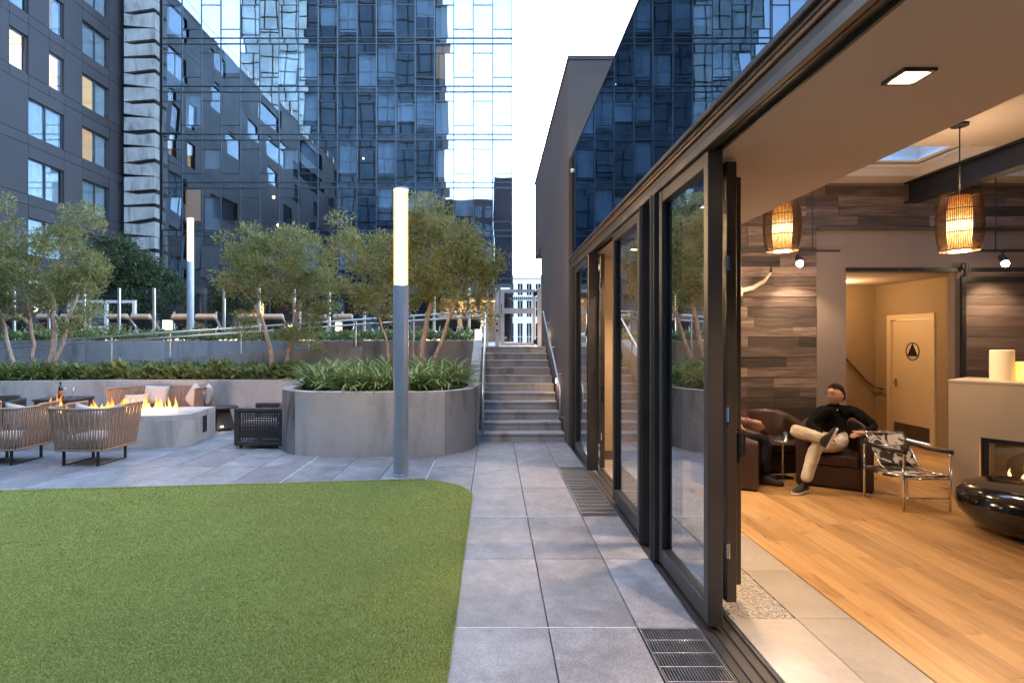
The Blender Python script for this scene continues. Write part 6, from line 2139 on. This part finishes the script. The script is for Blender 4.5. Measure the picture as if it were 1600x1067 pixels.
# --- the man in the tub chair
sweater = plain('black_knit', (.009, .008, .0085), .95, 0, .12, var=.3, nscale=30, bump=.4, bscale=200)
jeans = plain('pale_khaki', (.62, .56, .47), .85, 0, .3, var=.16, nscale=9, bump=1.0, bscale=16)
J = dict(pelvis=(4.40, 7.20, .52), belly=(4.43, 7.26, .70), chest=(4.46, 7.32, .86), neck=(4.47, 7.30, 1.00), skull=(4.46, 7.27, 1.09), head=(4.45, 7.24, 1.125),
         sho_r=(4.26, 7.20, .92), elb_r=(4.02, 7.10, .75), wri_r=(4.10, 6.90, .67),
         sho_l=(4.66, 7.20, .93), elb_l=(4.80, 7.00, .74), wri_l=(4.56, 6.86, .69),
         hip_l=(4.46, 7.08, .51), kne_l=(3.93, 6.78, .545), ank_l=(3.74, 6.68, .13),
         hip_r=(4.32, 7.16, .53), kne_r=(3.74, 6.96, .715), ank_r=(4.00, 6.62, .645))
man, Mh = person('man in dark sweater and pale trousers sitting cross-legged in a tub chair, glasses on', (4.2, 7.0, 0), J, [skin_m, sweater, jeans], R(-70), R(-3), .262,
                 {'hand_r': (.75, -.15, -.35), 'hand_l': (-.85, -.05, -.12), 'up_r': (0, -.4, 1), 'up_l': (0, -.4, 1)})
hairm = plain('brown_hair', (.030, .013, .007), .8, 0, .12, var=.4, nscale=40, bump=.6, bscale=80)
def hair_cap(Mh, s, parent, mat):
    m = MB()
    nu, nv = 40, 26
    vs, fs, keep = [], [], []
    for j in range(nv + 1):
        v = PI * j / nv
        for i in range(nu):
            u = 2 * PI * i / nu
            x, y, z = math.sin(v) * math.cos(u), math.sin(v) * math.sin(u), math.cos(v)
            line = .60 - .10 * abs(x) if y < -.35 else (.58 - (y + .35) / .35 * .55 if y < 0 else (.03 - .68 * min(1, y * 1.4)))
            keep.append(z > line)
            k = 1.055 + .02 * math.sin(7 * u + 5 * v) * math.sin(v)
            if z > .3: k += .10 * (z - .3)
            vs.append(Mh @ (Vector((x * .372 * k, y * (.44 if y > 0 else .42) * k, z * .5 * k)) * s))
    for j in range(nv):
        for i in range(nu):
            a, b = j * nu + i, j * nu + (i + 1) % nu
            if keep[a] and keep[b] and keep[a + nu] and keep[b + nu]:
                fs.append((a, a + nu, b + nu, b))
    m.add(vs, fs)
    o = m.build('hair', mat, parent, smooth=True)
    sl_ = o.modifiers.new('thickness', 'SOLIDIFY'); sl_.thickness = .006; sl_.offset = -1
    return o
hair_cap(Mh, .262, man, hairm)
g = MB()
s = .262
P = lambda x, y, z: Mh @ (Vector((x, y, z)) * s)
for sx in (-1, 1):
    ring = [P(sx * .155 + .10 * math.cos(a), -.425 + .02 * abs(math.cos(a)), .04 + .065 * math.sin(a)) for a in np.linspace(0, 2 * PI, 15)]
    g.tube(ring, .0022, 5, cap=False)
    g.tube([P(sx * .255, -.40, .06), P(sx * .39, .02, .05)], .002, 5)
g.tube([P(-.055, -.44, .055), P(.055, -.44, .055)], .002, 5)
g.build('glasses', M['black'], man)
ey = MB()
for sx in (-1, 1):
    c = P(sx * .14, -.392, .04)
    ey.lathe([(.001, -.006), (.006, 0), (.001, .006)], 8, c)
ey.build('eyes', M['black'], man)
bw_ = MB()
for sx in (-1, 1):
    bw_.tube([P(sx * .06, -.425, .115), P(sx * .15, -.42, .135), P(sx * .25, -.36, .11)], [.002, .003, .0015], 5)
bw_.build('eyebrows', hairm, man)
m = MB(); w0 = Vector(J['wri_l']); dv = (Vector(J['elb_l']) - w0).normalized()
m.tube([w0 + dv * .02, w0 + dv * .038], .037, 14); m.build('wrist_watch', M['chrome'], man)
m = MB(); m.tube([Vector((4.47, 7.225, .965)), Vector((4.43, 7.17, .93))], [.014, .008], 8); m.build('collar', M['white'], man)
suede = plain('dark_suede', (.03, .028, .030), .8, bump=.2)
def wear(parent, mat, sole, *a):
    up, so = MB(), MB()
    shoe(up, so, *a)
    s_ = up.build('shoe', mat, parent, smooth=True)
    so.build('shoe_sole', sole, s_)
wear(man, suede, M['white'], (3.80, 6.75, .012), (3.55, 6.58, .012), (0, 0, 1))
wear(man, suede, M['white'], (3.97, 6.60, .555), (4.03, 6.50, .80), (-.75, .55, .15))
lg_ = MB()
h, t_ = Vector((3.80, 6.75, .012)), Vector((3.55, 6.58, .012)); d = (t_ - h).normalized(); sdv = d.cross(Vector((0, 0, 1)))
for k in range(2):
    a = h + d * (.11 + k * .035) + sdv * .0425 + Vector((0, 0, .03)); lg_.tube([a, a + d * .02 + Vector((0, 0, .05)) - sdv * .008], .005, 5)
lg_.build('shoe_marks', M['gate'], man)

# --- the second person, mostly hidden by a tub chair
plaid = NT('plaid_shirt')
pv = plaid.coord((1, 1, 1))
ch = plaid.node("ShaderNodeTexChecker"); ch.inputs['Scale'].default_value = 34; plaid.link(pv, ch.inputs['Vector'])
ch.inputs['Color1'].default_value = (.30, .05, .06, 1); ch.inputs['Color2'].default_value = (.42, .36, .36, 1)
M['plaid'] = plaid.done(plaid.bsdf(ch.outputs[0], .9))
dj = plain('dark_denim', (.014, .015, .020), .9, 0, .12, var=.2, nscale=12, bump=.3, bscale=40)
J2 = dict(pelvis=(2.98, 7.36, .52), belly=(2.95, 7.34, .70), chest=(2.92, 7.34, .88), neck=(2.92, 7.35, 1.03), skull=(2.93, 7.35, 1.11), head=(2.94, 7.36, 1.15),
          sho_r=(2.94, 7.14, .94), elb_r=(3.08, 7.02, .82), wri_r=(3.30, 7.06, .80),
          sho_l=(2.92, 7.55, .94), elb_l=(3.05, 7.66, .72), wri_l=(3.26, 7.52, .68),
          hip_l=(3.06, 7.46, .51), kne_l=(3.52, 7.50, .56), ank_l=(3.56, 7.40, .12),
          hip_r=(3.04, 7.26, .51), kne_r=(3.50, 7.16, .57), ank_r=(3.46, 7.06, .12))
p2, Mh2 = person('person in plaid sleeves and dark jeans seated in the turned-away tub chair', (3.1, 7.3, 0), J2, [skin_m, M['plaid'], dj], R(80), R(4), .25,
                 {'hand_r': (.9, .1, -.3), 'hand_l': (.8, -.3, -.2)})
hair_cap(Mh2, .25, p2, hairm)
dls = plain('dark_leather_shoe', (.025, .015, .012), .45)
wear(p2, dls, M['black'], (3.50, 7.44, .012), (3.72, 7.28, .012), (0, 0, 1))
wear(p2, dls, M['black'], (3.40, 7.10, .012), (3.64, 6.98, .012), (0, 0, 1))
